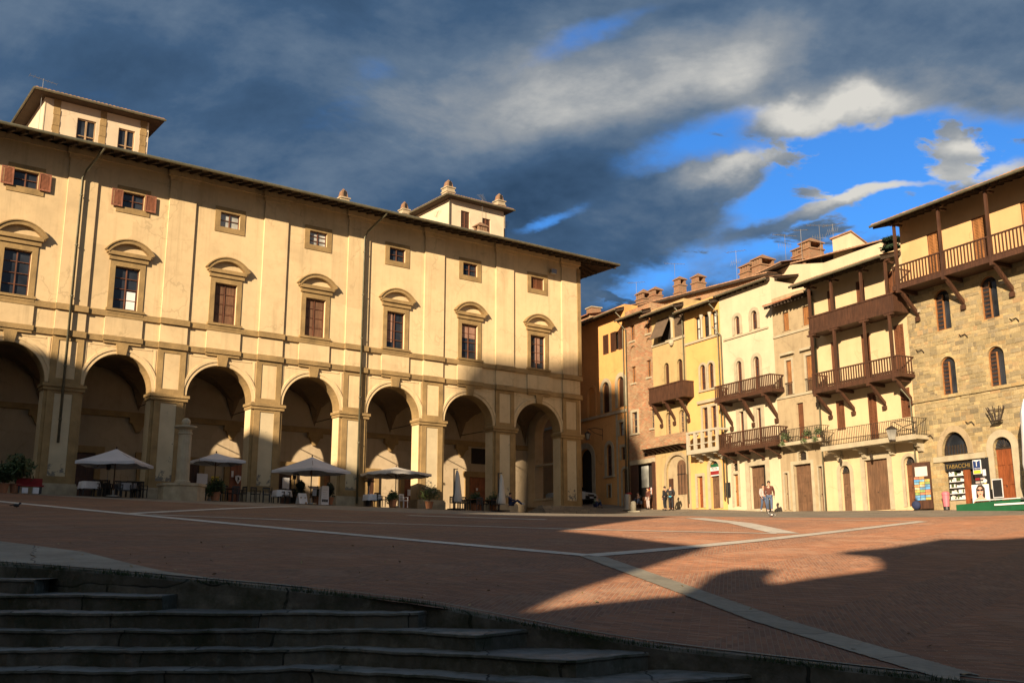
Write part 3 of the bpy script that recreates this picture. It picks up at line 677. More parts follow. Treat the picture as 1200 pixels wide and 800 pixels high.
o = lv.build('fallen_leaves', 'canvas', recalc=False); tag(o, 'pale dry leaves and paper scraps scattered on the brick near the kerb', 'litter', None, 'stuff'); o.data.materials[0] = plain('dry_leaf', (.34, .24, .12), .8, .4, 20)
o = gm.build('grass', 'leaf', recalc=False); tag(o, 'short dark grass and moss growing along the kerb above the steps', 'grass', None, 'stuff')
# ================================================================== THE ARCADED PALACE
pal = House('arcaded_palace', 'long cream palace with seven round arches, segmental window hoods and deep dark eaves', tuple(pw(0, 0, 0)), P_ROT, 'palace', 'palace')
PC = [-4.6, 1.45, 7.55, 13.6, 19.45, 25.6, 31.65, 37.75, 44.0, 50.33]
UL, UR, HW = -5.65, 51.36, 1.03
outer = [(UL, -1.2)]
for a, b in zip(PC[:-1], PC[1:]):
    x0, x1 = a+HW, b-HW; r = (x1-x0)/2
    outer += [(x0, -1.2), (x0, 6.1)] + [((x0+x1)/2-r*math.cos(math.pi*k/20), 6.1+2.02*math.sin(math.pi*k/20)) for k in range(1, 20)] + [(x1, 6.1), (x1, -1.2)]
outer += [(UR, -1.2), (UR, 19.95), (UL, 19.95)]
WC = [(a+b)/2 for a, b in zip(PC[:-1], PC[1:])]
# windows of the main floor and the attic
for i, c in enumerate(WC):
    kind = 'shutter' if i in (4, 5) else 'glass'
    w = pal.win(c-.71, c+.71, 10.72, 13.3, kind='glass', bars=(2, 4), frame='frame_b', sur=.3, smat='pietra', proud=.06, dep=.22, rise=None)
    if kind == 'shutter':
        for sx in (-1, 1):
            l = MB(); xa, xb = (c-.655, c-.035) if sx < 0 else (c+.035, c+.655)
            for k in range(4): z = 10.79+.615*k; l.box(xa+.03, xb-.03, .205, .225, z+.03, z+.575)
            l.box(xa, xb, .226, .24, 10.78, 13.24); l.build('shutter', 'wood_s', w)
    if i in (6, 8): MB().box(c-.62+.5*(i == 8), c-.15+.5*(i == 8), .2, .21, 11.2, 13.2).build('curtain', 'curt', w)
    if i == 7: MB().box(c-.6, c+.6, .2, .21, 12.3, 13.2).build('blind', 'curt', w)
    if i == 3: MB().box(c+.1, c+.6, .2, .21, 10.85, 11.9).build('curtain', 'white_p', w)
    hd = MB(); n = 14; cw, sg = 1.36, .74
    R_ = (cw*cw+sg*sg)/(2*sg); cz = 14.88-R_; a0 = math.asin(cw/R_)
    def arc(rr, k): an = -a0+2*a0*k/n; return (c+rr*math.sin(an), cz+rr*math.cos(an))
    hd.prxz([arc(R_, k) for k in range(n+1)] + [arc(R_-.2, k) for k in range(n, -1, -1)], -.30, .02)
    hd.prxz([arc(R_+.07, k) for k in range(n+1)] + [arc(R_+.003, k) for k in range(n, -1, -1)], -.36, .02)
    hd.box(c-1.3, c+1.3, -.27, .02, 14.0, 14.13); hd.box(c-1.12, c+1.12, -.16, .02, 13.64, 13.9); hd.box(c-1.2, c+1.2, -.28, .02, 13.9, 13.998)
    hd.build('hood', 'pietra', w)
    sl = MB(); sl.box(c-1.1, c+1.1, -.24, .02, 10.575, 10.715); sl.box(c-1.04, c+1.04, -.17, .02, 10.42, 10.558); sl.build('sill', 'pietra', w)
    pal.box('apron', 'palace', c-1.07, c+1.07, -.12, .02, 9.1, 10.2)
    ap = MB(); ap.box(c-1.12, c+1.12, -.24, .02, 8.82, 9.098); ap.box(c-1.06, c+1.06, -.16, .02, 8.66, 8.818); ap.build('apron_moulding', 'pietra', pal.o)
    g = 'curtain' if i in (4, 5) else 'glass'
    if i == 8: a = pal.win(c-.64, c+.64, 16.95, 17.9, kind='shutter', sur=.34, smat='pietra', leaf='wood_m', proud=.05)
    else: a = pal.win(c-.64, c+.64, 16.95, 17.9, kind=g, bars=(2, 2 if i != 5 else 3), sur=.34, smat='pietra', proud=.05)
    bb_ = MB(); bb_.box(c-.98, c+.98, -.05, .02, 16.6, 16.948); bb_.build('sill', 'pietra', a)
    if i in (2, 3):
        for sx in (-1, 1):
            l = MB(); xa = c+sx*.66; xb = c+sx*1.3; x0, x1 = min(xa, xb), max(xa, xb)
            l.sheet(rect(x0, x1, 16.9, 17.93), [rect(x0+.07, x1-.07, 16.98, 17.85)], -.16, -.11)
            for k in range(12):
                z = 16.98+.87*k/12; l.add([(x0+.05, -.15, z), (x1-.05, -.15, z), (x1-.05, -.115, z+.065), (x0+.05, -.115, z+.065)], [(0, 1, 2, 3)])
            l.build('shutter', 'shut', a)
pal.wall(outer, thick=.9, body=False)
# upper storeys behind the facade, rear and side walls, floor and vaulted ceiling of the loggia
b = MB(); b.box(UL, UR, .92, 16, 8.75, 19.9); b.box(UL, UR, 15.5, 16, -1.2, 8.748); b.box(UL, UR, 6.6, 15.4, -1.2, 8.748); b.build('rear_block', 'palace', pal.o)
def zz(p): return p
bw_holes = []
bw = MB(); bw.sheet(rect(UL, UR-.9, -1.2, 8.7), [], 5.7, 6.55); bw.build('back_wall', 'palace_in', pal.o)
MB().box(UL, UR-.02, .88, 5.7, -1.25, .0).build('loggia_floor', 'flag', pal.o)
v = MB(); n = 18; prof = [(.9+2.4-2.4*math.cos(math.pi*k/n), 6.2+2.35*math.sin(math.pi*k/n)) for k in range(n+1)]
# groin vault: each bay rises along both directions
vs = []; fs = []; us = []
for a, c2 in zip(PC[:-1], PC[1:]): us += [a+(c2-a)*k/12 for k in range(12)]
us.append(PC[-1]); n2 = 20
for u in us:
    k = max(i for i in range(len(PC)-1) if PC[i] <= u+1e-6 or i == 0); a, c2 = PC[k], PC[k+1]; s1 = math.sqrt(max(0, 1-((u-(a+c2)/2)/((c2-a)/2))**2))
    for j in range(n2+1):
        d = .9+4.8*j/n2; s2 = math.sqrt(max(0, 1-((d-3.3)/2.4)**2)); vs.append((u, d, 5.7+2.6*max(s1, s2)))
fs = [(i*(n2+1)+j, (i+1)*(n2+1)+j, (i+1)*(n2+1)+j+1, i*(n2+1)+j+1) for i in range(len(us)-1) for j in range(n2)]
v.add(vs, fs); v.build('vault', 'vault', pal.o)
MB().box(UL, UR-.9, 5.5, 5.698, 5.25, 5.6).build('string_course', 'pietra', pal.o)
for c in PC[1:-1]:
    cb = MB(); cb.box(c-.55, c+.55, 5.4, 5.69, 4.9, 5.24); cb.prxz([(c-.4, 4.9), (c+.4, 4.9), (c+.1, 4.35), (c-.1, 4.35)], 5.45, 5.69); cb.build('corbel', 'pietra', pal.o)
    MB().tube([(c, .9, 6.0), (c, 5.6, 6.0)], .03, 6).build('tie_rod', 'iron', pal.o)
# doors and notices on the loggia's back wall (set proud of it)
def bdoor(u0, u1, h, leaf, lin=True, name='door'):
    d = MB(); d.box(u0, u1, 5.62, 5.699, 0, h); grid_leaf(d, u0, (u0+u1)/2, 0, h, 5.62, 1, 4); grid_leaf(d, (u0+u1)/2, u1, 0, h, 5.62, 1, 4); r = d.build(name, leaf, pal.o)
    s_ = MB(); s_.box(u0-.35, u0, 5.5, 5.69, 0, h); s_.box(u1, u1+.35, 5.5, 5.69, 0, h); s_.box(u0-.5, u1+.5, 5.45, 5.69, h+.002, h+.42); s_.build('surround', 'pietra', r); return r
bu = lambda x, y=560: ppx(x, y, PT+5.65)[0]
bdoor(bu(86), bu(109), 2.9, 'wood_d'); bdoor(bu(166), bu(173), 2.7, 'wood_d'); bdoor(bu(218), bu(232), 2.6, 'wood_d')
bdoor(bu(268), bu(284), 2.75, 'wood_r'); bdoor(bu(326), bu(341), 2.7, 'wood_d'); bdoor(bu(379), bu(386), 2.6, 'wood_o'); bdoor(bu(430), bu(438), 2.6, 'wood_d')
bdoor(bu(473), bu(486), 2.75, 'wood_r'); bdoor(bu(549), bu(570), 2.85, 'wood_r'); bdoor(bu(12), bu(-12), 2.9, 'wood_d') if False else None
MB().box(bu(553, 505), bu(570, 505), 5.64, 5.698, 3.9, 5.1).build('window', 'dark', pal.o)
for x, y, w, h, m in ((345-10, 566, .5, .75, 'white_p'), (237, 561, .7, .7, 'white_p'), (252, 562, .5, .45, 'yel_p'), (388, 573, .35, .9, 'white_p'), (559, 573, .16, .2, 'white_p'), (481, 577, .5, .45, 'white_p'), (236, 578, .6, .4, 'white_p')):
    u, z = ppx(x, y, PT+5.4); MB().box(u-w/2, u+w/2, 5.40, 5.43, z-h/2, z+h/2).build('notice', m, pal.o)
# white shield emblem with a dark charge on the red door
u, z = ppx(279, 561.5, PT+5.4); s_ = MB(); s_.prxz([(u-.2, z+.22), (u, z+.27), (u+.2, z+.22), (u+.2, z), (u, z-.3), (u-.2, z)], 5.40, 5.43); e = s_.build('shield_emblem', 'white_p', pal.o)
s_ = MB(); s_.prxz([(u-.05, z+.15), (u+.06, z+.17), (u+.05, z+.08), (u+.12, z+.02), (u+.03, z-.03), (u+.02, z-.16), (u-.05, z-.1), (u-.03, z)], 5.385, 5.399); s_.build('charge', 'black_p', e)
u, z = ppx(272.5, 555, PT+5.4); MB().box(u-.07, u+.07, 5.40, 5.43, z-.2, z+.2).build('notice', 'white_p', pal.o)
# end wall toward the street, with its own arch and parapet
ew = MB(); hole = archp(1.25, 4.7, 1.15, 8.0); oo = rect(.9, 15.5, -1.2, 8.74)
t_ = MB(); t_.sheet(oo, [hole], -UR+.002, -UR+.85)
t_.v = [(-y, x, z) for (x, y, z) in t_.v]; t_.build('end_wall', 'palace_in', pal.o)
cp = MB(); cp.box(UR-.95, UR+.06, 1.2, 4.75, 1.152, 1.32); cp.box(UR-.7, UR-.3, 1.25, 4.7, 3.9, 4.05); cp.build('parapet_coping', 'white_st', pal.o)
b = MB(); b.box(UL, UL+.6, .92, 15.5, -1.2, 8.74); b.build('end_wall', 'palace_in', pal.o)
# piers: plinth, stone pilaster with plaster panels, impost, upper pilaster strip
for i, c in enumerate(PC):
    pr = MB(); pr.sheet(rect(c-.86, c+.86, .56, 5.66), [rect(c-.47, c+.47, .95, 5.5)], -.12, .02)
    pr.box(c-1.027, c-.863, -.03, .895, .56, 5.66); pr.box(c+.863, c+1.027, -.03, .895, .56, 5.66)
    p = pr.build('pier', 'pietra', pal.o)
    MB().box(c-.468, c+.468, -.08, .02, .952, 5.498).build('panel', 'panel', p)
    q = MB(); q.box(c-1.13, c+1.13, -.2, .95, -1.2, .45); q.box(c-1.08, c+1.08, -.15, .93, .452, .558); q.build('plinth', 'plinth', p)
    q = MB(); q.box(c-1.1, c+1.1, -.2, .93, 5.662, 5.85); q.box(c-1.17, c+1.17, -.28, .96, 5.852, 6.02); q.build('impost', 'pietra', p)
    q = MB(); q.sheet(rect(c-.84, c+.84, 6.022, 8.72), [rect(c-.5, c+.5, 6.35, 8.5)], -.12, .02); q.build('upper_pier', 'pietra', p)
    MB().box(c-.498, c+.498, -.075, .02, 6.352, 8.498).build('panel', 'palace', p)
    q = MB(); q.box(c-.82, c+.82, -.13, .02, 9.12, 10.18); q.box(c-.82, c+.82, -.13, .02, 10.6, 19.25); q.build('pilaster', 'palace', p)
    q = MB(); q.box(c-.9, c+.9, -.2, .02, 19.252, 19.5); q.box(c-1.0, c+1.0, -.3, .02, 19.502, 19.9); q.build('capital', 'palace', p)
q = MB(); q.box(UR-.32, UR+.02, -.2, .02, 10.62, 19.25); q.build('corner_strip', 'pietra', pal.o)
for c, d in zip(PC[:-1], PC[1:]):
    x0, x1 = c+HW, d-HW; cx = (x0+x1)/2; r = (x1-x0)/2; ar = MB(); n = 24
    for (r0, r1, y) in ((.0, .2, -.05), (.202, .34, -.1)):
        pts = [(cx-(r+r0)*math.cos(math.pi*k/n), 6.1+(2.02+r0)*math.sin(math.pi*k/n)) for k in range(n+1)] + [(cx+(r+r1)*math.cos(math.pi*k/n), 6.1+(2.02+r1)*math.sin(math.pi*k/n)) for k in range(n+1)]
        for k in range(n):
            ar.prxz([(cx-(r+r0)*math.cos(math.pi*k/n), 6.1+(2.02+r0)*math.sin(math.pi*k/n)), (cx-(r+r0)*math.cos(math.pi*(k+1)/n), 6.1+(2.02+r0)*math.sin(math.pi*(k+1)/n)), (cx-(r+r1)*math.cos(math.pi*(k+1)/n), 6.1+(2.02+r1)*math.sin(math.pi*(k+1)/n)), (cx-(r+r1)*math.cos(math.pi*k/n), 6.1+(2.02+r1)*math.sin(math.pi*k/n))], y, .015)
    a = ar.build('archivolt', 'palace', pal.o)
    MB().prxz([(cx-.24, 8.05), (cx+.24, 8.05), (cx+.34, 8.655), (cx-.34, 8.655)], -.2, .02).build('keystone', 'pietra', a)
    # soffit stones lining the arch
    sf = MB()
    for k in range(n): sf.prxz([(cx-(r-.002)*math.cos(math.pi*k/n), 6.1+2.018*math.sin(math.pi*k/n)), (cx-(r-.002)*math.cos(math.pi*(k+1)/n), 6.1+2.018*math.sin(math.pi*(k+1)/n)), (cx-(r-.03)*math.cos(math.pi*(k+1)/n), 6.1+1.99*math.sin(math.pi*(k+1)/n)), (cx-(r-.03)*math.cos(math.pi*k/n), 6.1+1.99*math.sin(math.pi*k/n))], -.03, .88)
    sf.build('intrados', 'pietra', a)
    # raised spandrel frame
    fr = MB(); fr.box(x0+.12, x1-.12, -.03, .02, 8.5, 8.58); fr.box(x0-.12, x0-.02, -.03, .02, 6.4, 8.58); fr.box(x1+.02, x1+.12, -.03, .02, 6.4, 8.58); fr.build('spandrel_frame', 'palace', a)
def course(h0, h1, proj, nm='string_course', m='pietra'):
    q = MB(); x = UL
    q.box(UL, UR+proj, -proj, .02, h0, h1)
    for c in PC: q.box(c-.88, c+.88, -proj-.13, -proj-.002, h0, h1)
    q.box(UR+.002, UR+proj, .021, 15, h0, h1)
    return q.build(nm, m, pal.o)
course(8.74, 9.08, .13); course(10.22, 10.56, .15); 
course(19.55, 19.9, .12, 'cornice', 'palace')
# roof: hipped, deep eaves on rafters
OV = 2.2; EZ = 19.42; mb = MB(); SL = .27; RY = 8.0; RZ = EZ+.12+(RY+OV)*SL
N_ = 2400
def roof_tiles(mb, P0, P1, Q0, Q1, n, amp=.06):
    """corrugated quad: eave P0-P1, ridge Q0-Q1"""
    P0, P1, Q0, Q1 = map(Vector, (P0, P1, Q0, Q1)); vs = []; fs = []
    for i in range(n*8+1):
        t = i/(n*8); d = amp*abs(math.sin(math.pi*n*t)); j = .05*math.sin(math.floor(n*t+1e-6)*37.7); out = (P0-Q0).normalized()*j
        vs += [P0.lerp(P1, t)+out, P0.lerp(P1, t)+Vector((0, 0, .05+d))+out, Q0.lerp(Q1, t)+Vector((0, 0, .05+d))]
    for i in range(n*8): a = i*3; fs += [(a, a+3, a+4, a+1), (a+1, a+4, a+5, a+2)]
    mb.add(vs, fs)
RX = UR+OV-(RY+OV); zz_ = EZ+.12
roof_tiles(mb, (UL-.4, -OV-.06, zz_), (UR+OV+.06, -OV-.06, zz_), (UL-.4, RY, RZ), (RX, RY, RZ), 230)
roof_tiles(mb, (UR+OV+.06, -OV-.06, zz_), (UR+OV+.06, 16+OV, zz_), (RX, RY, RZ), (RX, RY, RZ), 70)
mb.add([(UL-.4, 16+OV, zz_), (UR+OV, 16+OV, zz_), (RX, RY, RZ), (UL-.4, RY, RZ)], [(0, 1, 2, 3)])
rf = mb.build('roof', 'tile', pal.o, recalc=False)
d = MB(); x1 = UR+OV
d.add([(UL-.4, -OV, EZ+.04), (x1, -OV, EZ+.04), (RX, RY, RZ-.12), (UL-.4, RY, RZ-.12), (UL-.4, -OV, EZ+.11), (x1, -OV, EZ+.11), (RX, RY, RZ-.04), (UL-.4, RY, RZ-.04)], [(0, 3, 2, 1), (4, 5, 6, 7), (0, 1, 5, 4)])
d.add([(x1, -OV, EZ+.04), (x1, 16+OV, EZ+.04), (RX, RY, RZ-.12), (x1, -OV, EZ+.11), (x1, 16+OV, EZ+.11), (RX, RY, RZ-.04)], [(0, 2, 1), (3, 4, 5), (0, 1, 4, 3)])
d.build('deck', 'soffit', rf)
r_ = MB(); k = int((UR-UL)/.62)
for i in range(k+1):
    x = UL+.1+(UR+OV-.2-UL)*i/k; run = .9 if x < UR-.4 else max(-OV+.2, (UR+OV-x)-OV-.1)
    if x > UR+OV-.3: continue
    r_.pryz([(-OV+.1, EZ-.12), (run, EZ-.12+(run+OV-.1)*SL), (run, EZ+.04+(run+OV)*SL), (-OV+.1, EZ+.04+.1*SL)], x-.075, x+.075)
for i in range(26):
    y = -OV+.6+i*.62; r_.prxz([(UR-.0, EZ-.12+OV*SL), (x1-.1, EZ-.12), (x1-.1, EZ+.04+.1*SL), (UR, EZ+.04+OV*SL)], y-.075, y+.075) if y > .2 else None
r_.prism([(0, EZ-.2), (0, EZ+.0), (1, EZ+.0+OV*SL), (1, EZ-.2+OV*SL)], -.1, .1, lambda p, q, w: (x1-.1-p*OV+w*.7, -OV+.1+p*OV+w*.7, q))
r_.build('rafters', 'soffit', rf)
g = MB(); g.tube([(UL-.4, -OV-.13, EZ+.1), (x1+.1, -OV-.13, EZ+.1)], .095, 8); g.tube([(x1+.13, -OV-.1, EZ+.1), (x1+.13, 17, EZ+.1)], .095, 8); g.build('gutter', 'gutter', rf)
for u, zb in ((13.5, 2.75), (31.95, .1)):
    pp = MB(); pp.tube([(u, -.33, zb), (u, -.33, 18.1), (u+.12, -.5, 18.5), (u+.55, -OV+.0, EZ-.05), (u+.55, -OV-.1, EZ+.1)], .075, 8)
    for h in (4, 7, 11, 14, 17): pp.lathe([(.1, 0), (.1, .07)], u, -.33, h, 8)
    pp.build('downpipe', 'gutter', pal.o, smooth=True)
# floodlight and iron brackets under the eave
fl = MB(); fl.box(48.2, 48.7, -.5, -.2, 18.35, 18.7); fl.tube([(48.45, 0, 18.8), (48.45, -.35, 18.7)], .03, 6); fl.build('floodlight', 'steel', pal.o)

# roof turrets
def turret(u0, u1, dy, h1, ov, label, wins, shift):
    t = thing('roof_turret', label, 'turret', tuple(pw(u0, 5, 19.9)), P_ROT); W = u1-u0; H = h1-19.9; holes = [rect(a-u0, b-u0, c-19.9, d_-19.9) for a, b, c, d_ in wins]
    w = MB(); w.sheet(rect(0, W, 0, H), holes, 0, .3); w.build('wall', 'turret_w', t)
    w = MB(); w.box(0, .3, .3, dy, 0, H); w.box(W-.3, W, .3, dy, 0, H); w.box(.3, W-.3, dy-.3, dy, 0, H); w.build('side_wall', 'turret_w', t)
    for hh in holes:
        x0, z0 = hh[0]; x1, z1 = hh[2]; f = MB(); f.sheet(hh, [rect(x0+.07, x1-.07, z0+.07, z1-.07)], .1, .18); f.box((x0+x1)/2-.05, (x0+x1)/2+.05, .09, .17, z0+.07, z1-.07); f.box(x0+.07, x1-.07, .1, .16, z0+(z1-z0)*.36-.03, z0+(z1-z0)*.36+.03)
        f = f.build('window', 'frame_t' if shift else 'frame_b', t); MB().box(x0, x1, .19, .22, z0, z1).build('pane', 'glass', f)
        if not shift: MB().box(x0+.07, x1-.07, .12, .15, z0+.07, z1-.07).build('shutter', 'wood_d', f)
    rr = MB(); c = (W/2, dy/2, H+.1+.2*(dy/2+ov)); e = H+.08
    k = int((W+2*ov)/.24); roof_tiles(rr, (-ov, -ov, e), (W+ov, -ov, e), c, c, k, .05); roof_tiles(rr, (-ov, dy+ov, e), (-ov, -ov, e), c, c, int((dy+2*ov)/.24), .05)
    roof_tiles(rr, (W+ov, -ov, e), (W+ov, dy+ov, e), c, c, int((dy+2*ov)/.24), .05); rr.add([(-ov, dy+ov, e), (W+ov, dy+ov, e), c], [(0, 1, 2)])
    ro = rr.build('roof', 'tile', t, recalc=False)
    q = MB(); q.add([(-ov+.03, -ov+.03, e-.14), (W+ov-.03, -ov+.03, e-.14), (W+ov-.03, dy+ov, e-.14), (-ov+.03, dy+ov, e-.14), (-ov+.03, -ov+.03, e-.01), (W+ov-.03, -ov+.03, e-.01), (W+ov-.03, dy+ov, e-.01), (-ov+.03, dy+ov, e-.01)], [(0, 3, 2, 1), (4, 5, 6, 7), (0, 1, 5, 4), (1, 2, 6, 5), (2, 3, 7, 6), (3, 0, 4, 7)]); q.build('eave_boards', 'soffit', ro)
    g = MB(); g.tube([(-ov-.05, -ov-.06, e-.06), (W+ov+.05, -ov-.06, e-.06)], .07, 6); g.tube([(-ov-.06, dy+ov, e-.06), (-ov-.06, -ov-.06, e-.06)], .07, 6); g.build('gutter', 'gutter', ro)
    return t, W, H
wz = lambda x, y: ppx(x, y, 65)
z1_ = lambda X, Y: (X/6, 80+Y/6)
def wbox(p, q): a = wz(*p); b = wz(*q); return (a[0], b[0], b[1], a[1])
tl, W, H = turret(12.05, 18.5, 6.5, 24.85, .78, 'cream roof turret with exposed stone quoins above the left end of the palace', [(14.05, 15.2, 22.2, 23.95), (16.6, 17.65, 22.2, 23.95)], True)
for a in (.75, 3.55, 6.1):
    q = MB()
    for k in range(14): q.box(a-.17-.06*rng.random(), a+.17+.06*rng.random(), -.035-.02*(k % 2), .02, H*k/14, H*(k+1)/14-.01)
    q.build('quoin', 'pietra', tl)
tr, W, H = turret(42.25, 47.6, 6.3, 24.8, .62, 'plain cream roof turret with two shuttered windows over the right half of the palace', [(43.35, 44.2, 22.3, 24.0), (45.45, 46.25, 22.0, 23.8)], False)
q = MB(); q.tube([(-.06, -.1, 0), (-.06, -.1, H-.1)], .055, 6); q.build('downpipe', 'gutter', tr)

def chimney(name, label, pos, rz, w, d, h, cap='hat', mat='chim', group=None, twin=False):
    t = thing(name, label, 'chimney', tuple(pos), rz, group); b = MB(); b.box(-w/2, w/2, -d/2, d/2, -2.0, h); b.box(-w/2-.06, w/2+.06, -d/2-.06, d/2+.06, h*.72, h*.72+.1); b.box(-w/2-.07, w/2+.07, -d/2-.07, d/2+.07, h+.002, h+.1); b.build('stack', mat, t)
    if cap == 'hat':
        c = MB(); n = 3 if w > .6 else 2; pw_ = .16
        for i in range(n+1):
            x = -w/2+.02+(w-.04-pw_)*i/n
            for y in (-d/2+.02, d/2-.02-pw_): c.box(x, x+pw_, y, y+pw_, h+.1, h+.5)
        c.add([(-w/2-.08, -d/2-.08, h+.5), (w/2+.08, -d/2-.08, h+.5), (w/2+.08, d/2+.08, h+.5), (-w/2-.08, d/2+.08, h+.5), (-w/2-.08, -d/2-.08, h+.57), (w/2+.08, -d/2-.08, h+.57), (w/2+.08, d/2+.08, h+.57), (-w/2-.08, d/2+.08, h+.57), (0, 0, h+.57+w*.42)], [(0, 3, 2, 1), (0, 1, 5, 4), (1, 2, 6, 5), (2, 3, 7, 6), (3, 0, 4, 7), (4, 5, 8), (5, 6, 8), (6, 7, 8), (7, 4, 8)])
        c.build('cap', 'chim', t)
    else:
        c = MB(); q_ = w*.4; c.add([(-q_, -q_, h+.1), (q_, -q_, h+.1), (q_, q_, h+.1), (-q_, q_, h+.1), (-q_*.7, -q_*.7, h+.6), (q_*.7, -q_*.7, h+.6), (q_*.7, q_*.7, h+.6), (-q_*.7, q_*.7, h+.6), (0, 0, h+.85)], [(0, 3, 2, 1), (0, 1, 5, 4), (1, 2, 6, 5), (2, 3, 7, 6), (3, 0, 4, 7), (4, 5, 8), (5, 6, 8), (6, 7, 8), (7, 4, 8)]); c.build('cap', 'chim', t)
        MB().prxz([(-w*.16, h+.2), (w*.16, h+.2), (w*.12, h+.55), (0, h+.68), (-w*.12, h+.55)], -w*.4-.006, -w*.3).build('vent', 'dark', t)
    return t
def pchim(x, ytop, t, w, h, label, cap='tent'):
    u, z = ppx(x, ytop, t); hh = z-.85 if cap == 'tent' else z-.57-w*.42
    return chimney('roof_chimney', label, pw(u, t-PT, hh-h), P_ROT, w, w, h, cap, 'plinth' if cap == 'tent' else 'chim')
pchim(402.5, 221, 63, .68, .9, 'tent-topped chimney rising alone from the middle of the palace roof')
pchim(375, 231.5, 66.5, .7, .5, 'small chimney tip just showing over the palace eave left of the middle chimney')
pchim(474, 236, 70.5, .66, 1.2, 'tent-topped chimney at the left rear eave corner of the plain roof turret')
pchim(525.5, 210.5, 68, .78, 1.3, 'tallest tent-topped chimney, standing over the front left corner of the plain turret')
pchim(585, 226.5, 68, .74, 1.3, 'tent-topped chimney standing over the right end of the plain turret roof')
u, z = ppx(563, 262, 62.0); chimney('roof_chimney', 'low chimney with open sides and a flat tiled hat in front of the plain turret', pw(u, 2.0, z-1.15), P_ROT, .85, .7, .35, 'hat', 'plinth')
def aerial(label, pos, rz, h, kind, group='roof aerials'):
    t = thing('roof_aerial', label, 'aerial', tuple(pos), rz, group); p = MB(); p.tube([(0, 0, -.6), (0, 0, h)], .013, 5); p.build('mast', 'aerial', t)
    a = MB(); L = .8 if kind else .5
    z = h-.08; a.tube([(-L, 0, z+.1), (L, 0, z-.06)], .014, 4)
    for i in range(7): x = -L+2*L*i/6; a.tube([(x, -.28+.02*i, z+.1-.16*i/6), (x, .28-.02*i, z+.1-.16*i/6)], .008, 4)
    if kind == 2:
        z = h*.62; a.tube([(-.5, .1, z+.12), (.4, -.1, z-.1)], .012, 4)
        for i in range(6): x = -.45+.8*i/5; a.tube([(x, -.1, z-.2), (x, .1, z+.25)], .008, 4)
    a.build('array', 'aerial', t); return t
def paer(x, y0, y1, t, label, kind, rz=0):
    u, z0 = ppx(x, y0, t); _, z1 = ppx(x, y1, t); return aerial(label, pw(u, t-PT, z0), P_ROT+rz, z1-z0, kind)
paer(45, 150, 91, 64.8, 'television aerial with a long crossbar at the left corner of the quoined turret', 1)
paer(565, 255, 231, 64.6, 'short aerial mast in front of the plain turret between its two windows', 0, .6)
paer(593, 278, 262, 66.2, 'small aerial just right of the plain turret wall', 0, 1)
paer(512, 262, 250, 63.6, 'little forked aerial in front of the left flank of the plain turret', 0, 1.2)
# ================================================================== THE ROW OF HOUSES
def house(name, label, a0, zb, mat, cat='house'): return House(name, label, tuple(rw(a0, 0, zb)), R_ROT, mat, cat, (a0, zb))
# 1 orange house at the mouth of the street
a0, a1 = -94.0, -66.57
H = house('townhouse', 'orange plastered house with tall arched windows, half in shade at the side street', a0, 4.2, 'orange')
H.win(-68.35, -67.05, 16.85, 18.35, kind='dark', sur=.0)
for x, lab in ((-68.62, 0), (-67.48, 0)): pass
def leafpair(h, xs, z0, z1, mat='shut', y=-.06, parent=None):
    for x0, x1 in xs:
        l = MB(); x0 -= h.ax; x1 -= h.ax; zz0, zz1 = z0-h.az, z1-h.az
        l.sheet(rect(x0, x1, zz0, zz1), [rect(x0+.06, x1-.06, zz0+.07, zz1-.07)], y, y+.045); k = max(4, int((zz1-zz0)/.09))
        for j in range(k): z = zz0+.07+(zz1-zz0-.14)*j/k; l.add([(x0+.05, y+.005, z), (x1-.05, y+.005, z), (x1-.05, y+.035, z+.07), (x0+.05, y+.035, z+.07)], [(0, 1, 2, 3)])
        l.build('shutter', mat, parent or h.o)
leafpair(H, [(-69.8, -69.02), (-68.66, -67.9), (-67.5, -66.8)], 16.8, 18.38, 'wood_d')
H.win(-67.82, -66.88, 12.15, 14.6, True, 'shutter', sur=.34, leaf='wood_d', dep=.2); H.win(-70.1, -69.05, 12.0, 14.5, True, 'shutter', sur=.3, leaf='wood_d', dep=.2); H.win(-72.4, -71.3, 11.95, 14.4, True, 'blind', smat='orange', sur=.25)
H.win(-67.7, -67.05, 9.9, 10.95, kind='curtain', sur=.22, bars=(1, 2)); H.win(-67.5, -66.95, 8.0, 9.0, kind='glass', sur=.2, bars=(1, 2))
H.win(-69.65, -68.85, 6.9, 9.4, True, 'glass', sur=.3, sill=.12, bars=(2, 3)); H.win(-67.4, -66.65, 4.3, 7.3, True, 'door', leaf='wood_d', sur=.2, rise=.25)
H.win(-69.6, -69.1, 5.2, 6.2, kind='grille', sur=.1); H.win(-74.0, -71.9, 4.2, 9.4, True, 'dark', sur=.5, rise=.8)
H.box('string_course', 'stone_tr', a0, a1-.01, -.12, .01, 11.7, 11.92)
H.box('corner_strip', 'stone_tr', -68.15, -67.95, -.05, .01, 4.2, 11.68)
H.wall(rect(a0, a1, 3.2, 20.35)); H.roof(a0-.3, a1-.02, .85, 19.75, 6); H.downpipe(-66.72, 5, 19.6)
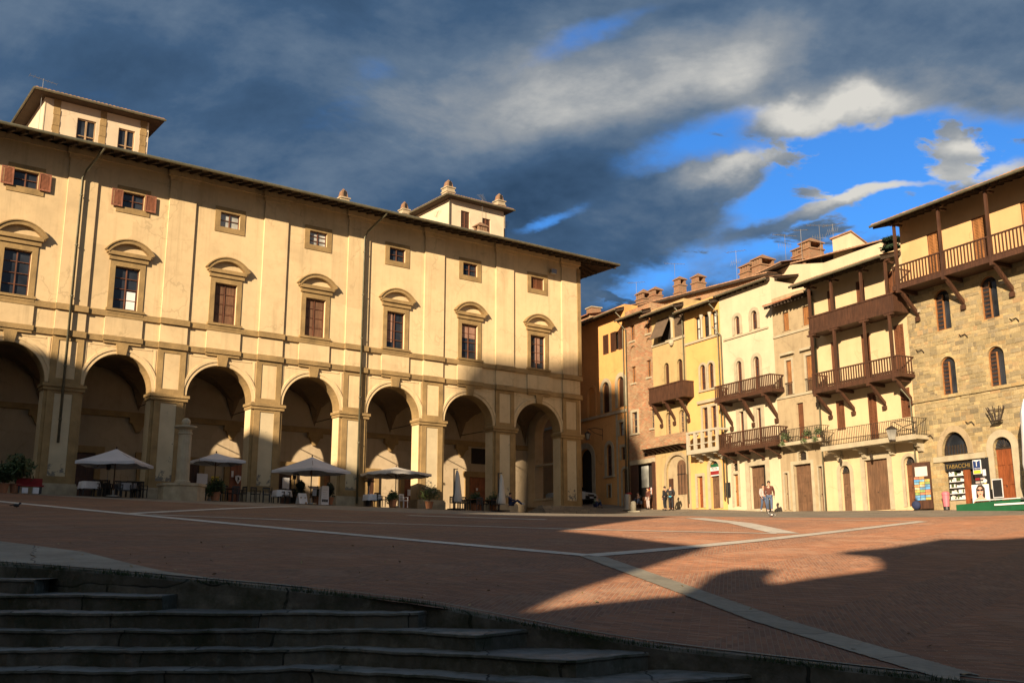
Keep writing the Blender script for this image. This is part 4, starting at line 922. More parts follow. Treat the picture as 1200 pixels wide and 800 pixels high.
# 2 tall narrow brick house
a0, a1 = -66.55, -62.92
B1 = house('townhouse', 'narrow brick house with filled-in arches and a dark open shop front under a jetty', a0, 4.1, 'brick')
for x0, x1, z0, z1 in ((-65.9, -65.25, 17.15, 18.45), (-63.68, -63.08, 17.3, 18.58), (-65.82, -65.25, 13.8, 15.08), (-63.72, -63.16, 13.92, 15.22)): B1.win(x0, x1, z0, z1, kind='glass', frame='wood_o', bars=(2, 2), sill=.08, sur=0, smat='stone_tr')
B1.win(-65.85, -65.12, 9.87, 11.5, kind='glass', frame='frame_t', bars=(1, 3), sur=.2, sill=.1); B1.win(-63.45, -62.98, 10.0, 11.45, kind='glass', frame='frame_t', bars=(1, 3), sur=.0, sill=.1)
B1.win(-65.95, -65.1, 15.6, 16.75, True, 'blind', smat='brick'); B1.win(-63.75, -62.99, 15.7, 16.95, True, 'blind', smat='brick')
B1.win(-64.65, -63.9, 7.95, 8.55, kind='grille', sur=0)
B1.win(-66.2, -63.35, 4.1, 7.45, kind='dark', sur=0, name='shop_front')
B1.wall(rect(a0, a1, 3.0, 19.65)); B1.roof(a0, a1, .85, 18.8, 4.0)
B1.box('shop_shutter', 'wood_d', -66.2, -65.2, -.06, -.005, 4.2, 7.4); B1.box('shop_shutter', 'wood_d', -63.35, -62.96, -.06, -.005, 4.0, 7.5)
B1.box('shop_glazing', 'glass_l', -65.1, -64.2, .2, .24, 5.7, 7.3); B1.box('counter', 'wood_m', -65.0, -63.6, .15, .3, 4.2, 5.0)
for i in range(7):
    x = -64.1+.1*i; B1.box('goods', ('yel_p', 'red', 'wood_o', 'white_p', 'wood_o', 'pink', 'canvas')[i], x, x+.07, .1, .15, 5.0+.1*(i % 3), 5.5+.13*(i % 2))
B1.box('lintel', 'stone_tr', -66.3, -62.95, -.06, .01, 7.46, 7.8)
B1.downpipe(-66.35, 5, 18.7)
# 3 olive house with roof loggia and closed wooden balcony
a0, a1 = -62.9, -58.77
O2 = house('townhouse', 'olive stucco house with awnings in its roof loggia and a closed wooden balcony', a0, 3.8, 'olive')
w = O2.win(-62.15, -60.5, 16.3, 18.05, kind='dark', name='loggia_opening'); O2.win(-60.2, -58.85, 16.3, 18.05, kind='dark', name='loggia_opening')
aw = MB(); x0, x1 = -62.15-a0, -60.55-a0; z0 = 18.0-3.8; aw.add([(x0, -.01, z0), (x1, -.01, z0), (x1, -.75, z0-1.55), (x0, -.75, z0-1.55), (x0, -.03, z0+.03), (x1, -.03, z0+.03), (x1, -.78, z0-1.53), (x0, -.78, z0-1.53)], [(0, 1, 2, 3), (7, 6, 5, 4), (0, 4, 5, 1), (1, 5, 6, 2), (2, 6, 7, 3), (3, 7, 4, 0)]); aw.build('awning', 'awn', O2.o)
aw = MB(); x0, x1 = -60.18-a0, -58.87-a0
for k in range(14): aw.box(x0, x1, .12, .15, 16.32-3.8+.115*k, 16.32-3.8+.115*k+.1)
aw.build('blind', 'awn', O2.o)
cl = MB(); cl.lathe([(.17, 0), (.13, .1), (.12, 1.2), (.2, 1.45), (.28, 1.72)], -60.35-a0, .05, 16.32-3.8, 12); cl.build('column', 'stone_tr', O2.o, smooth=True)
cl = MB(); cl.lathe([(.1, 0), (.2, .15), (.22, .3), (.12, .42)], -60.3-a0, -.12, 15.75-3.8, 10); cl.build('stone_boss', 'stone_tr', O2.o)
O2.box('string_course', 'stone_tr', a0, a1, -.09, .01, 16.08, 16.26)
for x0, x1 in ((-61.42, -60.8), (-59.8, -59.14)):
    O2.win(x0, x1, 12.0, 14.6, True, 'shutter', sur=.26, smat='olive', leaf='wood_d', rise=.34); O2.win(x0+.02, x1+.02, 9.13, 10.9, True, 'glass', frame='frame_t', bars=(2, 4), sur=.1, smat='olive', rise=.34)
O2.win(-61.6, -58.95, 3.7, 7.72, True, 'blind', smat='greyst', sur=.24, name='filled_arch', rise=1.2)
o = MB(); o.prxz([(p[0]-a0, p[1]-3.8) for p in archp(-60.4, -59.4, 4.9, 7.35, rise=.45)], .1, .139); wv = o.build('window', 'wood_g', O2.o)
o = MB()
for k in range(3): x = -60.25-a0+.35*k; o.box(x-.02, x+.02, .07, .1, 1.12, 3.2)
o.box(-60.4-a0, -59.4-a0, .07, .1, 2.5, 2.56); o.build('bars', 'iron', wv)
O2.box('door', 'wood_d', -61.45, -60.95, .08, .139, 3.95, 6.1); O2.box('door', 'wood_m', -59.3, -58.98, .08, .139, 3.95, 6.3)
O2.wall(rect(a0, a1, 2.8, 19.0)); O2.roof(a0, a1, .95, 18.3, 4.0); O2.downpipe(-58.87, 4.2, 18.2)
j = MB(); j.pryz([(-.9, 4.55), (-.9, 4.9), (-.02, 5.5), (-.02, 4.6)], -63.6-a0, a1-a0-.02); j.build('jetty', 'brick', O2.o)
j = MB()
for k in range(9): x = -63.45-a0+.55*k; j.pryz([(-.82, 4.54), (-.003, 4.58), (-.003, 4.2), (-.3, 4.3)], x-.07, x+.07)
j.build('jetty_beams', 'wood_d', O2.o)
O2.balcony(-62.1, -57.95, 11.6, 12.72, 1.0, 'closed', .16, 'wood_d', brk=(-61.9, -60.3, -58.6), strut=1.15)
# 4 amber house
a0, a1 = -58.75, -54.77
A3 = house('townhouse', 'amber house with a triple loggia window and a white stone balcony', a0, 3.5, 'amber')
for k in range(3): A3.win(-57.62+k*.95, -56.82+k*.95, 15.62, 17.3, kind='curtain' if k != 1 else 'glass', bars=(2, 2), frame='iron', dep=.26, name='loggia_window')
for k in range(2):
    cl = MB(); cl.lathe([(.13, 0), (.085, .1), (.075, 1.3), (.13, 1.5), (.15, 1.66)], -56.745-a0+k*.95, -.04, 15.63-3.5, 10); cl.build('column', 'white_st', A3.o, smooth=True)
A3.box('sill_course', 'stone_tr', a0, a1, -.1, .01, 15.42, 15.58)
for x0 in (-57.14, -56.24): A3.win(x0, x0+.6, 11.95, 13.72, True, 'glass', sur=.17, bars=(2, 3), frame='frame_b')
A3.box('sill', 'stone_tr', -57.35, -55.45, -.1, .01, 11.8, 11.93)
for x0 in (-57.05, -56.1): A3.win(x0, x0+.58, 8.7, 10.68, kind='glass', sur=.18, bars=(2, 4), frame='frame_b')
A3.box('cornice', 'stone_tr', -57.5, -55.1, -.16, .01, 10.98, 11.18)
A3.win(-57.95, -57.32, 3.85, 6.0, kind='door', leaf='wood_r', sur=.2); d = A3.win(-56.5, -55.5, 3.72, 6.92, True, 'door', leaf='wood_g', sur=.28)
s_ = MB(); x0, x1, zb = -56.44-a0, -55.56-a0, 5.98-3.5; s_.box(x0+.04, x1-.04, -.02, .015, zb+.52, zb+.72); s_.build('green_panel', 'green_p', d)
MB().box(x0, x1, -.02, .015, zb+.26, zb+.518).build('white_panel', 'white_p', d); MB().box(x0, x1, -.02, .015, zb+.0, zb+.258).build('red_panel', M['wood_o'] if False else 'red', d); MB().box(x0, x1, -.02, .015, zb-.07, zb-.002).build('sill_strip', 'white_p', d)
text_mesh('PIZZA', .24, 'lettering', 'black_p', d, ((x0+x1)/2, -.024, zb+.4))
A3.wall(rect(a0, a1, 2.5, 18.35)); A3.roof(a0-.05, a1+.02, .85, 17.72, 3.5); A3.downpipe(-54.9, 4.2, 17.6)
A3.balcony(-57.75, -54.32, 7.42, 8.98, 1.0, 'stone', .2, 'white_st', brk=(-57.3, -56.1, -54.9), strut=.5)
# 5 cream house
a0, a1 = -54.75, -49.47
C4 = house('townhouse', 'tall cream house with round-headed windows and two long dark wooden balconies', a0, 3.2, 'cream')
for x0, x1 in ((-53.2, -52.66), (-51.48, -50.9)):
    C4.win(x0, x1, 15.12, 16.38, True, 'glass', sur=.24, bars=(2, 2), frame='frame_b', sill=0); C4.win(x0, x1, 10.8, 13.3, True, 'glass', sur=.24, bars=(2, 4), frame='frame_b')
for x0, x1 in ((-53.15, -52.7), (-51.42, -51.0)): C4.win(x0, x1, 7.45, 9.9, kind='glass', sur=.3, bars=(1, 4), frame='frame_b')
C4.box('string_course', 'stone_tr', -54.4, -49.85, -.08, .01, 14.92, 15.04)
C4.win(-54.05, -53.52, 6.05, 6.7, kind='grille', sur=.14); C4.win(-54.08, -53.54, 3.75, 5.85, kind='door', leaf='wood_o', sur=.16)
C4.win(-52.42, -50.85, 3.46, 6.25, kind='dark', sur=.38, name='doorway')
l = MB(); x0 = -52.3-a0; l.box(x0, x0+1.05, .12, .18, .3, 2.9); grid_leaf(l, x0, x0+1.05, .3, 2.9, .12, 2, 4, .02); dl = l.build('door', 'wood_g', C4.o); dl.location = (0, 0, 0)
C4.box('doorstep', 'stone_tr', -52.6, -50.6, -.35, -.005, 3.2, 3.48)
mbx = C4.box('notice_board', 'black_p', -54.75, -54.4, -.14, -.005, 4.4, 5.35)
C4.wall([(a0, 2.4), (a1, 2.4), (a1, 18.22), (-49.6, 18.32), (a0, 18.02)])
C4.roof(a0+.02, a1, .35, 18.06, 6, slope=.2, gut=True)
C4.balcony(-54.25, -48.7, 10.58, 11.66, 1.1, 'wood', .2, 'wood_d', brk=(-53.9, -51.7, -49.5), strut=1.25)
C4.balcony(-54.05, -48.6, 7.2, 8.4, 1.1, 'wood', .22, 'wood_d', brk=(-53.7, -52.3, -50.9, -49.4), strut=.35)
C4.downpipe(-54.6, 4, 15.9)
# 6 weathered grey-beige house
a0, a1 = -49.45, -45.77
G5 = house('townhouse', 'weathered beige stucco house with orange shutters and a small planted iron balcony', a0, 2.9, 'greyst')
for x0, x1 in ((-48.48, -47.92), (-46.72, -46.12)):
    G5.win(x0, x1, 14.4, 15.6, kind='shutter', sur=.1, smat='greyst', leaf='wood_o', dep=.1); G5.win(x0+.05, x1-.02, 10.35, 12.5, kind='shutter', sur=.14, leaf='wood_o', dep=.1)
    G5.box('pediment', 'stone_tr', x0-.3, x1+.3, -.2, .01, 12.85, 13.0)
    r = MB()
    for k in range(8): x = x0-a0+.02+.075*k; r.tube([(x, -.1, 10.35-2.9), (x, -.1, 11.05-2.9)], .012, 5)
    r.box(x0-a0-.06, x1-a0+.06, -.115, -.085, 11.05-2.9, 11.09-2.9); r.build('railing', 'iron', G5.o)
G5.box('string_course', 'stone_tr', a0, a1, -.07, .01, 14.12, 14.26); G5.box('string_course', 'stone_tr', a0, a1, -.07, .01, 10.16, 10.3)
G5.win(-47.75, -47.16, 7.4, 9.72, kind='planks', leaf='wood_m', dep=.14); G5.win(-47.8, -47.1, 6.2, 6.75, True, 'grille', sur=.12, rise=.15)
G5.win(-48.3, -46.78, 3.1, 5.98, kind='garage', leaf='wood_g', sur=.22, dep=.2); G5.win(-49.15, -48.82, 3.3, 5.55, kind='planks', leaf='wood_g', sur=.1); G5.win(-46.2, -45.86, 3.1, 5.72, kind='garage', leaf='wood_g', sur=.08)
G5.wall(rect(a0, a1, 2.2, 16.75)); G5.roof(a0+.1, a1, .85, 16.02, 3.5, 'tile_r', raft=.3, gut=False)
bl = G5.balcony(-48.45, -45.05, 7.12, 8.05, .8, 'iron', .14, 'iron', brk=(-48.1, -46.7, -45.4), strut=.32, fmat='stone_tr', step=.14)
# 7 yellow house with three tiers of galleries
a0, a1 = -45.75, -38.77
Y6 = house('townhouse', 'yellow house with two tiers of dark timber galleries over a stone balcony', a0, 2.6, 'yellow')
for x0, x1 in ((-44.55, -44.05), (-42.25, -41.6), (-39.95, -39.3)): Y6.win(x0, x1, 13.85, 16.1, kind='shutter', leaf='wood_m', dep=.08)
for x0, x1 in ((-44.55, -44.05), (-42.15, -41.5), (-39.75, -39.05)): Y6.win(x0, x1, 10.2, 12.95, kind='shutter', leaf='wood_m', dep=.08)
Y6.win(-44.45, -43.8, 7.65, 9.4, kind='shutter', leaf='wood_m', dep=.08); Y6.win(-42.0, -41.35, 6.75, 9.5, kind='shutter', leaf='wood_m', dep=.08); Y6.win(-39.65, -38.98, 7.8, 9.4, kind='shutter', leaf='wood_m', dep=.08)
Y6.win(-44.45, -43.68, 2.95, 5.6, True, 'door', leaf='wood_g', sur=.25); Y6.win(-42.55, -40.88, 2.95, 5.75, kind='planks', leaf='wood_g', sur=.3, dep=.15); Y6.win(-39.75, -38.99, 3.05, 5.7, True, 'door', leaf='wood_m', sur=.18)
Y6.wall(rect(a0, a1, 2.0, 17.2)); Y6.roof(a0-.1, a1+.02, 1.65, 16.42, 4, raft=.5)
ps = (-44.85, -43.03, -40.72, -38.9)
Y6.balcony(-44.98, -38.5, 13.42, 14.42, 1.2, 'closed', .18, 'wood_d', posts=ps, brk=(), ztop=16.38)
Y6.balcony(-44.98, -38.5, 9.85, 10.98, 1.2, 'wood', .2, 'wood_d', posts=ps, brk=ps, ztop=13.36, strut=.95, step=.19)
Y6.balcony(-44.75, -37.95, 6.46, 7.58, 1.05, 'iron', .2, 'iron', brk=(-44.3, -42.4, -40.4, -38.45), strut=.62, fmat='stone_tr', step=.13)
for x in (-44.05, -41.7):
    l = MB(); xx = x-a0; l.tube([(xx, -.02, 3.55), (xx, -.3, 3.6), (xx, -.34, 3.45)], .014, 5); l.lathe([(.05, 3.1), (.1, 3.32), (.03, 3.42)], xx, -.34, 0, 6); l.build('wall_lamp', 'iron', Y6.o)
Y6.downpipe(-45.65, 3, 16.3); Y6.downpipe(-38.86, 3, 9.2)
# 8 stone house with timber roof gallery
a0, a1 = -38.75, -23.0
S7 = house('stone_palace', 'golden stone house with arched windows, a long timber roof gallery and a shop', a0, 2.3, 'ashlar', 'palace')
for k in range(5):
    x = -36.9+2.88*k; S7.win(x, x+1.0, 12.05, 14.25, True, 'glass', frame='wood_o', bars=(2, 1), dep=.16, rise=.48)
    S7.win(x+.05, x+1.0, 8.6, 10.62, True, 'glass', frame='wood_o', bars=(2, 1), dep=.16, rise=.45)
    for z0_, z1_w in ((12.1, 14.1), (8.65, 10.5)):
        lt = MB()
        for i in range(9): zz_k = z0_+(z1_w-z0_)*i/9-2.3; lt.box(x+.06-a0, x+.47-a0, .155, .165, zz_k, zz_k+.1)
        lt.build('lattice', 'wood_d', S7.o)
S7.win(-37.2, -35.6, 5.5, 6.68, True, 'glass', frame='iron', sur=.32, smat='greyst', bars=(9, 1), rise=1.1, dep=.2)
S7.win(-37.25, -34.75, 2.5, 5.18, kind='dark', sur=0, name='shop_front'); S7.box('shop_lintel', 'stone_tr', -37.75, -34.6, -.07, .01, 5.2, 5.48)
S7.win(-34.15, -33.1, 2.75, 6.12, True, 'door', leaf='wood_r', frame='frame_b', sur=.36); S7.win(-30.5, -29.3, 2.6, 6.0, True, 'door', leaf='wood_m', sur=.36)
S7.box('string_course', 'ashlar', a0, a1, -.1, .01, 8.46, 8.62)
S7.wall(rect(a0, a1, 1.6, 14.74), name='wall')
# coursed facing stones standing slightly proud of the wall, each its own tone
fs_ = MB(); boxes = [(min(p[0] for p in h)-.03, max(p[0] for p in h)+.03, min(p[1] for p in h)-.03, max(p[1] for p in h)+.03) for h in S7.holes]
boxes += [(-37.8-a0, -34.55-a0, 1.6-2.3, 5.5-2.3), (-37.55-a0, -35.25-a0, 3, 4.75), (-34.55-a0, -32.7-a0, 0, 4.25), (-30.9-a0, -28.9-a0, 0, 4.15)]
z = .0; rr_ = random.Random(3)
while z < 12.4:
    h_ = rr_.uniform(.15, .27); x = .02-rr_.random()*.3
    while x < 15.7:
        w_ = rr_.uniform(.2, .62); x0, x1 = max(.02, x+.008), min(15.74, x+w_-.008); x += w_
        if x1-x0 < .08 or any(b_[0] < x1 and b_[1] > x0 and b_[2] < z+h_ and b_[3] > z for b_ in boxes): continue
        if rr_.random() < .12: continue
        o_ = rr_.choice((.006, .012, .018, .03)); c_ = .014
        fs_.add([(x0, .004, z+.008), (x1, .004, z+.008), (x1, .004, z+h_-.008), (x0, .004, z+h_-.008), (x0+c_, -o_, z+.008+c_*rr_.random()), (x1-c_, -o_*rr_.uniform(.6, 1), z+.008+c_), (x1-c_*rr_.random(), -o_, z+h_-.008-c_), (x0+c_, -o_*rr_.uniform(.6, 1.1), z+h_-.008-c_*rr_.random())], [(4, 5, 6, 7), (0, 1, 5, 4), (1, 2, 6, 5), (2, 3, 7, 6), (3, 0, 4, 7)])
    z += h_
fs_.build('masonry_facing', 'rubble', S7.o)
hol = S7.holes; S7.holes = []
for k in range(5): x = -36.98+2.85*k; S7.win(x, x+.85, 14.9, 17.45, kind='shutter', leaf='wood_o', dep=.1)
S7.wall(rect(a0, a1, 14.742, 19.1), name='gallery_wall', mat='peach', depth=9)
S7.roof(a0-.35, a1, 1.75, 18.22, 4, raft=.5, mat='tile')
ps = (-37.95, -35.02, -32.15, -29.3, -26.4, -23.6)
S7.balcony(-38.3, a1-.2, 14.48, 15.76, 1.35, 'wood', .2, 'wood_d', posts=ps, brk=ps, ztop=18.2, strut=1.1, step=.2)
ib = MB()
for x, z in ((-38.0, 11.2), (-35.2, 11.5), (-32.2, 11.7), (-35.3, 7.0), (-37.9, 6.6)):
    xx = x-a0; z -= 2.3; ib.tube([(xx-.25, -.06, z+.1), (xx-.1, -.12, z), (xx+.1, -.06, z+.06), (xx+.28, -.1, z-.12)], .025, 5)
ib.build('iron_anchor', 'iron', S7.o)
for x, z in ((-37.9, 13.3), (-35.4, 13.5), (-32.6, 13.6)): S7.box('corbel', 'stone_tr', x-.14, x+.14, -.14, .01, z, z+.16)
# contents of the shop front
S7.box('shop_sign', 'black_p', -37.2, -34.8, .1, .2, 4.72, 5.17)
text_mesh('TABACCHI', .3, 'lettering', 'gold', S7.o, (-36.4-a0, .094, 4.92-2.3))
for k in range(5): S7.box('shelf', 'white_p', -37.1, -36.15, .2, .31, 3.25+.3*k, 3.28+.3*k)
for k in range(5):
    for i in range(11):
        x = -37.08+.085*i; h = .06+.14*rng.random(); S7.box('goods', ('white_p', 'cloth', 'leaf_l', 'canvas')[int(rng.integers(4))], x, x+.065, .21, .29, 3.281+.3*k, 3.281+.3*k+h)
S7.box('door', 'wood_r', -36.1, -35.75, .1, .2, 2.6, 4.7); S7.box('counter', 'greyst', -37.1, -36.15, .15, .31, 2.6, 3.2)
S7.box('door_leaf', 'black_p', -35.3, -34.62, -.09, -.005, 2.6, 5.15); S7.box('door_leaf', 'black_p', -34.6, -34.44, -.11, -.005, 2.6, 5.2)
ts = MB().box(-35.32-a0, -34.85-a0, -.13, -.092, 4.42-2.3, 5.12-2.3).build('tobacco_sign', 'white_p', S7.o)
MB().box(-35.29-a0, -34.88-a0, -.14, -.132, 4.62-2.3, 5.08-2.3).build('panel', 'blue_p', ts); MB().box(-35.29-a0, -34.88-a0, -.14, -.132, 4.44-2.3, 4.6-2.3).build('panel', 'yel_p', ts)
text_mesh('T', .42, 'lettering', 'white_p', ts, (-35.085-a0, -.144, 4.92-2.3)); text_mesh('TABACCHI', .07, 'lettering', 'white_p', ts, (-35.085-a0, -.144, 4.69-2.3))
S7.box('small_sign', 'white_p', -34.78, -34.6, -.14, -.12, 4.3, 4.62)
for k in range(8):
    for i in range(2): x = -35.25+.3*i; S7.box('magazine', ('cloth', 'red', 'greytop', 'canvas')[(k*3+i) % 4], x, x+.24, -.12, -.092, 3.0+.16*k, 3.1+.16*k)
for i, z in enumerate((4.05, 3.85, 3.65)):
    q = MB(); q.prism([(.1*math.cos(k*.5236), .1*math.sin(k*.5236)) for k in range(12)], -.15, -.12, lambda p, q_, w: (-34.68-a0+p, w, z-2.3+q_)); q.build('plate', ('white_p', 'yel_p', 'white_p')[i], S7.o)
# wrought-iron torch basket over the panelled door
tb = thing('torch_basket', 'wrought iron torch basket on the stone wall above the panelled door', 'torch holder', tuple(rw(-33.55, -.02, 6.85)), R_ROT)
q = MB(); q.box(-.25, .25, -.45, -.15, 0, .06); q.tube([(0, 0, .1), (0, -.3, .03)], .03, 6); q.build('bracket', 'iron', tb)
q = MB()
for k in range(9): an = 2*math.pi*k/9; q.tube([(.2*math.cos(an), -.32+.13*math.sin(an), .05), (.48*math.cos(an), -.32+.3*math.sin(an), .72)], .024, 5)
q.tube([(.42*math.cos(2*math.pi*k/16), -.32+.26*math.sin(2*math.pi*k/16), .55) for k in range(17)], .02, 5); q.build('basket', 'iron', tb)
# set-back attic of older masonry above the low eaves, and the high rear house with its box room
AT = house('rear_house', 'old brick upper storey rising behind the low eaves of the narrow houses', -66.0, 15.0, 'chim')
b = MB(); b.prism([(-3, 2), (14.8, 2), (14.8, 4.02), (-3, 5.45)], 1.6, 9, lambda p, q, w: (p, w, q)); b.build('wall', 'brick', AT.o)
r = MB(); roof_tiles(r, (-3.1, 1.2, 5.55), (14.9, 1.2, 4.1), (-3.1, 9, 6.2), (14.9, 9, 4.75), 72, .05); rr = r.build('roof', 'tile', AT.o, recalc=False)
b = MB(); b.add([(-3.1, 1.25, 5.42), (14.9, 1.25, 3.97), (14.9, 9, 4.62), (-3.1, 9, 6.07), (-3.1, 1.25, 5.53), (14.9, 1.25, 4.08), (14.9, 9, 4.73), (-3.1, 9, 6.18)], [(0, 3, 2, 1), (0, 1, 5, 4), (1, 2, 6, 5), (3, 0, 4, 7)]); b.build('eave_boards', 'soffit', rr)
b = MB(); b.prism([(2.0, 4.5), (7.0, 4.3), (7.0, 5.5), (4.6, 6.1), (2.0, 5.6)], 4.5, 8, lambda p, q, w: (p, w, q)); b.build('gable', 'brick', AT.o)
def RQ_(x, y, q): return rpx(x, y, q)
RH = house('rear_house', 'high pale rear house with a box room, seen above the cream and beige houses', -52.0, 15.0, 'cream')
pts = [RQ_(927, 310, 46.5), (RQ_(1030, 296, 46.5)), ]
zt0, zt1 = RQ_(927, 310, 46.5)[1]-15, RQ_(982, 302, 46.5)[1]-15; xa, xb = RQ_(927, 310, 46.5)[0]+52, RQ_(1040, 300, 46.5)[0]+52
b = MB(); b.prism([(xa-3.5, 0), (xb, 0), (xb, zt1), (xa+3, zt1), (xa, zt0), (xa-3.5, zt0-.25)], 2.5, 10, lambda p, q, w: (p, w, q)); b.build('wall', 'cream', RH.o)
b = MB(); roof_tiles(b, (xa-3.5, 1.6, zt0-.2), (xa, 1.6, zt0+.04), (xa-3.5, 9, zt0+1.6), (xa, 9, zt0+1.8), 14, .05); roof_tiles(b, (xa, 2.4, zt0+.02), (xb, 2.4, zt1+.02), (xa, 9, zt0+1.2), (xb, 9, zt1+1.2), 30, .05); rr = b.build('roof', 'tile', RH.o, recalc=False)
b = MB(); b.add([(xa-3.5, 1.65, zt0-.35), (xa, 1.65, zt0-.1), (xa, 3, zt0+.2), (xa-3.5, 3, zt0), (xa-3.5, 1.65, zt0-.2), (xa, 1.65, zt0+.03)], [(0, 3, 2, 1), (0, 1, 5, 4)]); b.build('eave_boards', 'soffit', rr)
p0, p1, p2 = RQ_(959, 293, 48.5), RQ_(978, 281, 47.5), RQ_(1001, 289, 47.5)
b = MB(); x1, x2 = p1[0]+52, p2[0]+52; zt = p1[1]-15; b.prism([(3.3, zt0-1), (5.6, zt0-1), (5.6, zt-1.1), (3.3, zt)], x1, x2, lambda p, q, w: (w, p, q)); b.build('box_room', 'cream', RH.o)
b = MB(); b.pryz([(3.2, zt+.01), (5.7, zt-1.12), (5.7, zt-1.05), (3.2, zt+.1)], x1-.12, x2+.12); b.build('box_room_roof', 'tile', RH.o)
# house tip beyond the palace corner
EB = thing('brick_turret', 'small brick turret with a red tiled cap showing past the palace corner', 'turret', tuple(pw(58, 17, 12)), R_ROT)
p = [ppx(686, 383, PT+17), ppx(687, 360, PT+17)]
def place_tip():
    r0 = ray(687, 372); k = 92/r0.y; p = r0*k; h = 92/r0.y*(ray(687, 358).z-ray(687, 385).z)
    EB.location = (p.x, p.y, 12); z = p.z-12
    MB().box(-2.2, .55, 0, 3, -9, z+.1).build('wall', 'brick', EB)
    MB().box(-.6, .35, .4, 1.4, z+.1, z+.95).build('stack', 'chim', EB); MB().box(-.7, .45, .3, 1.5, z+.952, z+1.05).build('cap', 'plinth', EB)
    q = MB(); tiles(q, -2.4, .75, -.3, z+.1, 1.6, z+.5); q.build('roof', 'tile_r', EB)
place_tip()
# chimneys and aerials along the row
def rchim(x, ytop, q, w, h, label, d=None):
    a, z = rpx(x, ytop, q); hh = h
    return chimney('roof_chimney', label, rw(a, q-RQ, z-h-.57-w*.42), R_ROT, w, d or w, h, 'hat', 'chim')
rchim(754, 338.5, 48, 1.05, 1.3, 'broad brick chimney, leftmost on the row, behind the narrow brick house', .9)
rchim(768, 335.5, 48, .8, 1.5, 'narrow brick chimney with dark vents touching the broad leftmost chimney')
rchim(796.5, 323.5, 48.5, .72, 2.2, 'slim brick chimney with a tiled hat beside a tall aerial over the olive house')
rchim(818, 320, 48.5, .8, 2.2, 'slim brick chimney with a tiled hat over the amber house')
rchim(879.5, 306, 47.5, 1.0, 1.8, 'lower brick half of the paired chimney over the cream house', 1.3)
rchim(893.5, 298, 47.5, .95, 2.3, 'taller brick half of the paired chimney over the cream house', 1.3)
rchim(941, 287, 48.5, .9, 2.0, 'left stepped half of the big brick chimney beside the box room', 1.3)
rchim(950, 278.5, 48.5, .95, 2.6, 'tallest stepped half of the big brick chimney beside the box room', 1.3)
def raer(x, y0, y1, q, label, kind, rz=0):
    a, z0 = rpx(x, y0, q); _, z1 = rpx(x, y1, q); return aerial(label, rw(a, q-RQ, z0), R_ROT+rz, z1-z0, kind)
raer(746, 350, 330, 48, 'faint aerial left of the broad leftmost brick chimney', 1, .5)
raer(791, 326, 308, 48.4, 'aerial mast behind the slim chimney over the olive house', 1, .9)
raer(864, 330, 293, 47, 'tall dark mast with a wide crossbar left of the paired chimney', 2, .3)
raer(921.5, 310, 274, 47, 'thin pale mast standing alone between the paired and the big chimney', 2, 1)
raer(940, 300, 268, 47.5, 'mast rising directly in front of the big stepped chimney', 0, .4)
raer(962.5, 304, 262, 47, 'pale mast with drooping array just left of the box room', 2, .8)
raer(977, 284, 262, 48.3, 'mast with a fishbone array standing on the box room', 2, .2)
# ================================================================== unseen shade casters behind the viewpoint, outlines traced back from shadow edges
SV = R(22); TAN = math.tan(R(18))
def vw(v, w): return v*math.cos(SV)+w*math.sin(SV), -v*math.sin(SV)+w*math.cos(SV)
def vh(p, W):
    v = p.x*math.cos(SV)-p.y*math.sin(SV); w = p.x*math.sin(SV)+p.y*math.cos(SV); return v, p.z+(w-W)*TAN
def onpal(x, y): r = ray(x, y); return r*(PT/r.dot(PN))
def onrow(x, y): r = ray(x, y); return r*(RQ/r.dot(RN))
def caster(name, label, cat, W, outline, thick, mat, zb=-2, body=None):  # thin slab cut to the outline that throws the wanted shadow
    t = thing(name, label, cat, vw(0, W)+(0,), -SV)
    b = MB(); b.prism([(v, h) for v, h in outline], 0, -thick, lambda p, q, w: (p, w, q)); b.build('front_wall', mat, t)
    if body: v0, v1, h = body; MB().box(v0, v1, -thick-9, -thick-.01, zb, h).build('wing', mat, t)
    return t
W1 = -14.0
# low unseen roofline close behind the viewpoint, bumps and overhang shaped to the shadow edge
E2 = [(588, 722), (675, 709), (760, 700), (797, 697), (817, 687), (837, 672), (862, 666), (903, 666), (912, 669), (900, 677), (905, 684), (950, 677), (1000, 671), (1030, 667), (1032, 657), (1025, 650), (1000, 648), (985, 647), (1000, 645), (1037, 642), (1105, 631), (1162, 632), (1200, 629), (1300, 622)]
low = [vh(hit(x, y, 6), W1) for x, y in E2]
caster('shade_house', 'unseen low building behind the viewpoint, roofline shaped to its shadow on the square', 'house', W1, [(low[0][0], -2)] + low + [(12, 17.5), (30, 18), (30, -2)], .7, 'greyst', body=(-4.5, 30, 7.0))
caster('shade_hall', 'unseen stepped building behind the viewpoint, outline shaped to its shadow', 'building', W1-.8, [(-4.55, -2), (-4.55, 8.0), (-4.74, 9.0), (-4.74, 12.9), (-6.5, 13.6), (-8.3, 14.3), (-9.6, 14.7), (-10.25, 19.2), (-10.2, 21.2), (-13, 20.6), (-19.5, 20.8), (-21, 24), (-31, 24), (-31, -2)], .8, 'ashlar', body=(-31, -4.8, 12.0))
caster('shade_palace', 'unseen long level building behind and left of the viewpoint, height set by its shadow', 'palace', W1-1.8, [(-31.02, -2), (-31.02, 30.2), (-70, 30.2), (-70, -2)], .8, 'ashlar', body=(-70, -31.1, 29))
caster('shade_tower', 'unseen tall tower far behind the viewpoint, outline shaped to its shadow', 'tower', -45, [(-19.6, -2), (-19.7, 46), (-20, 48), (-21.2, 50.0), (-22, 53.5), (-24.5, 54.9), (-26.3, 53.1), (-28, 51.9), (-29.6, 51), (-30.3, 49.3), (-30.8, 40), (-30.8, -2)], 8, 'ashlar')
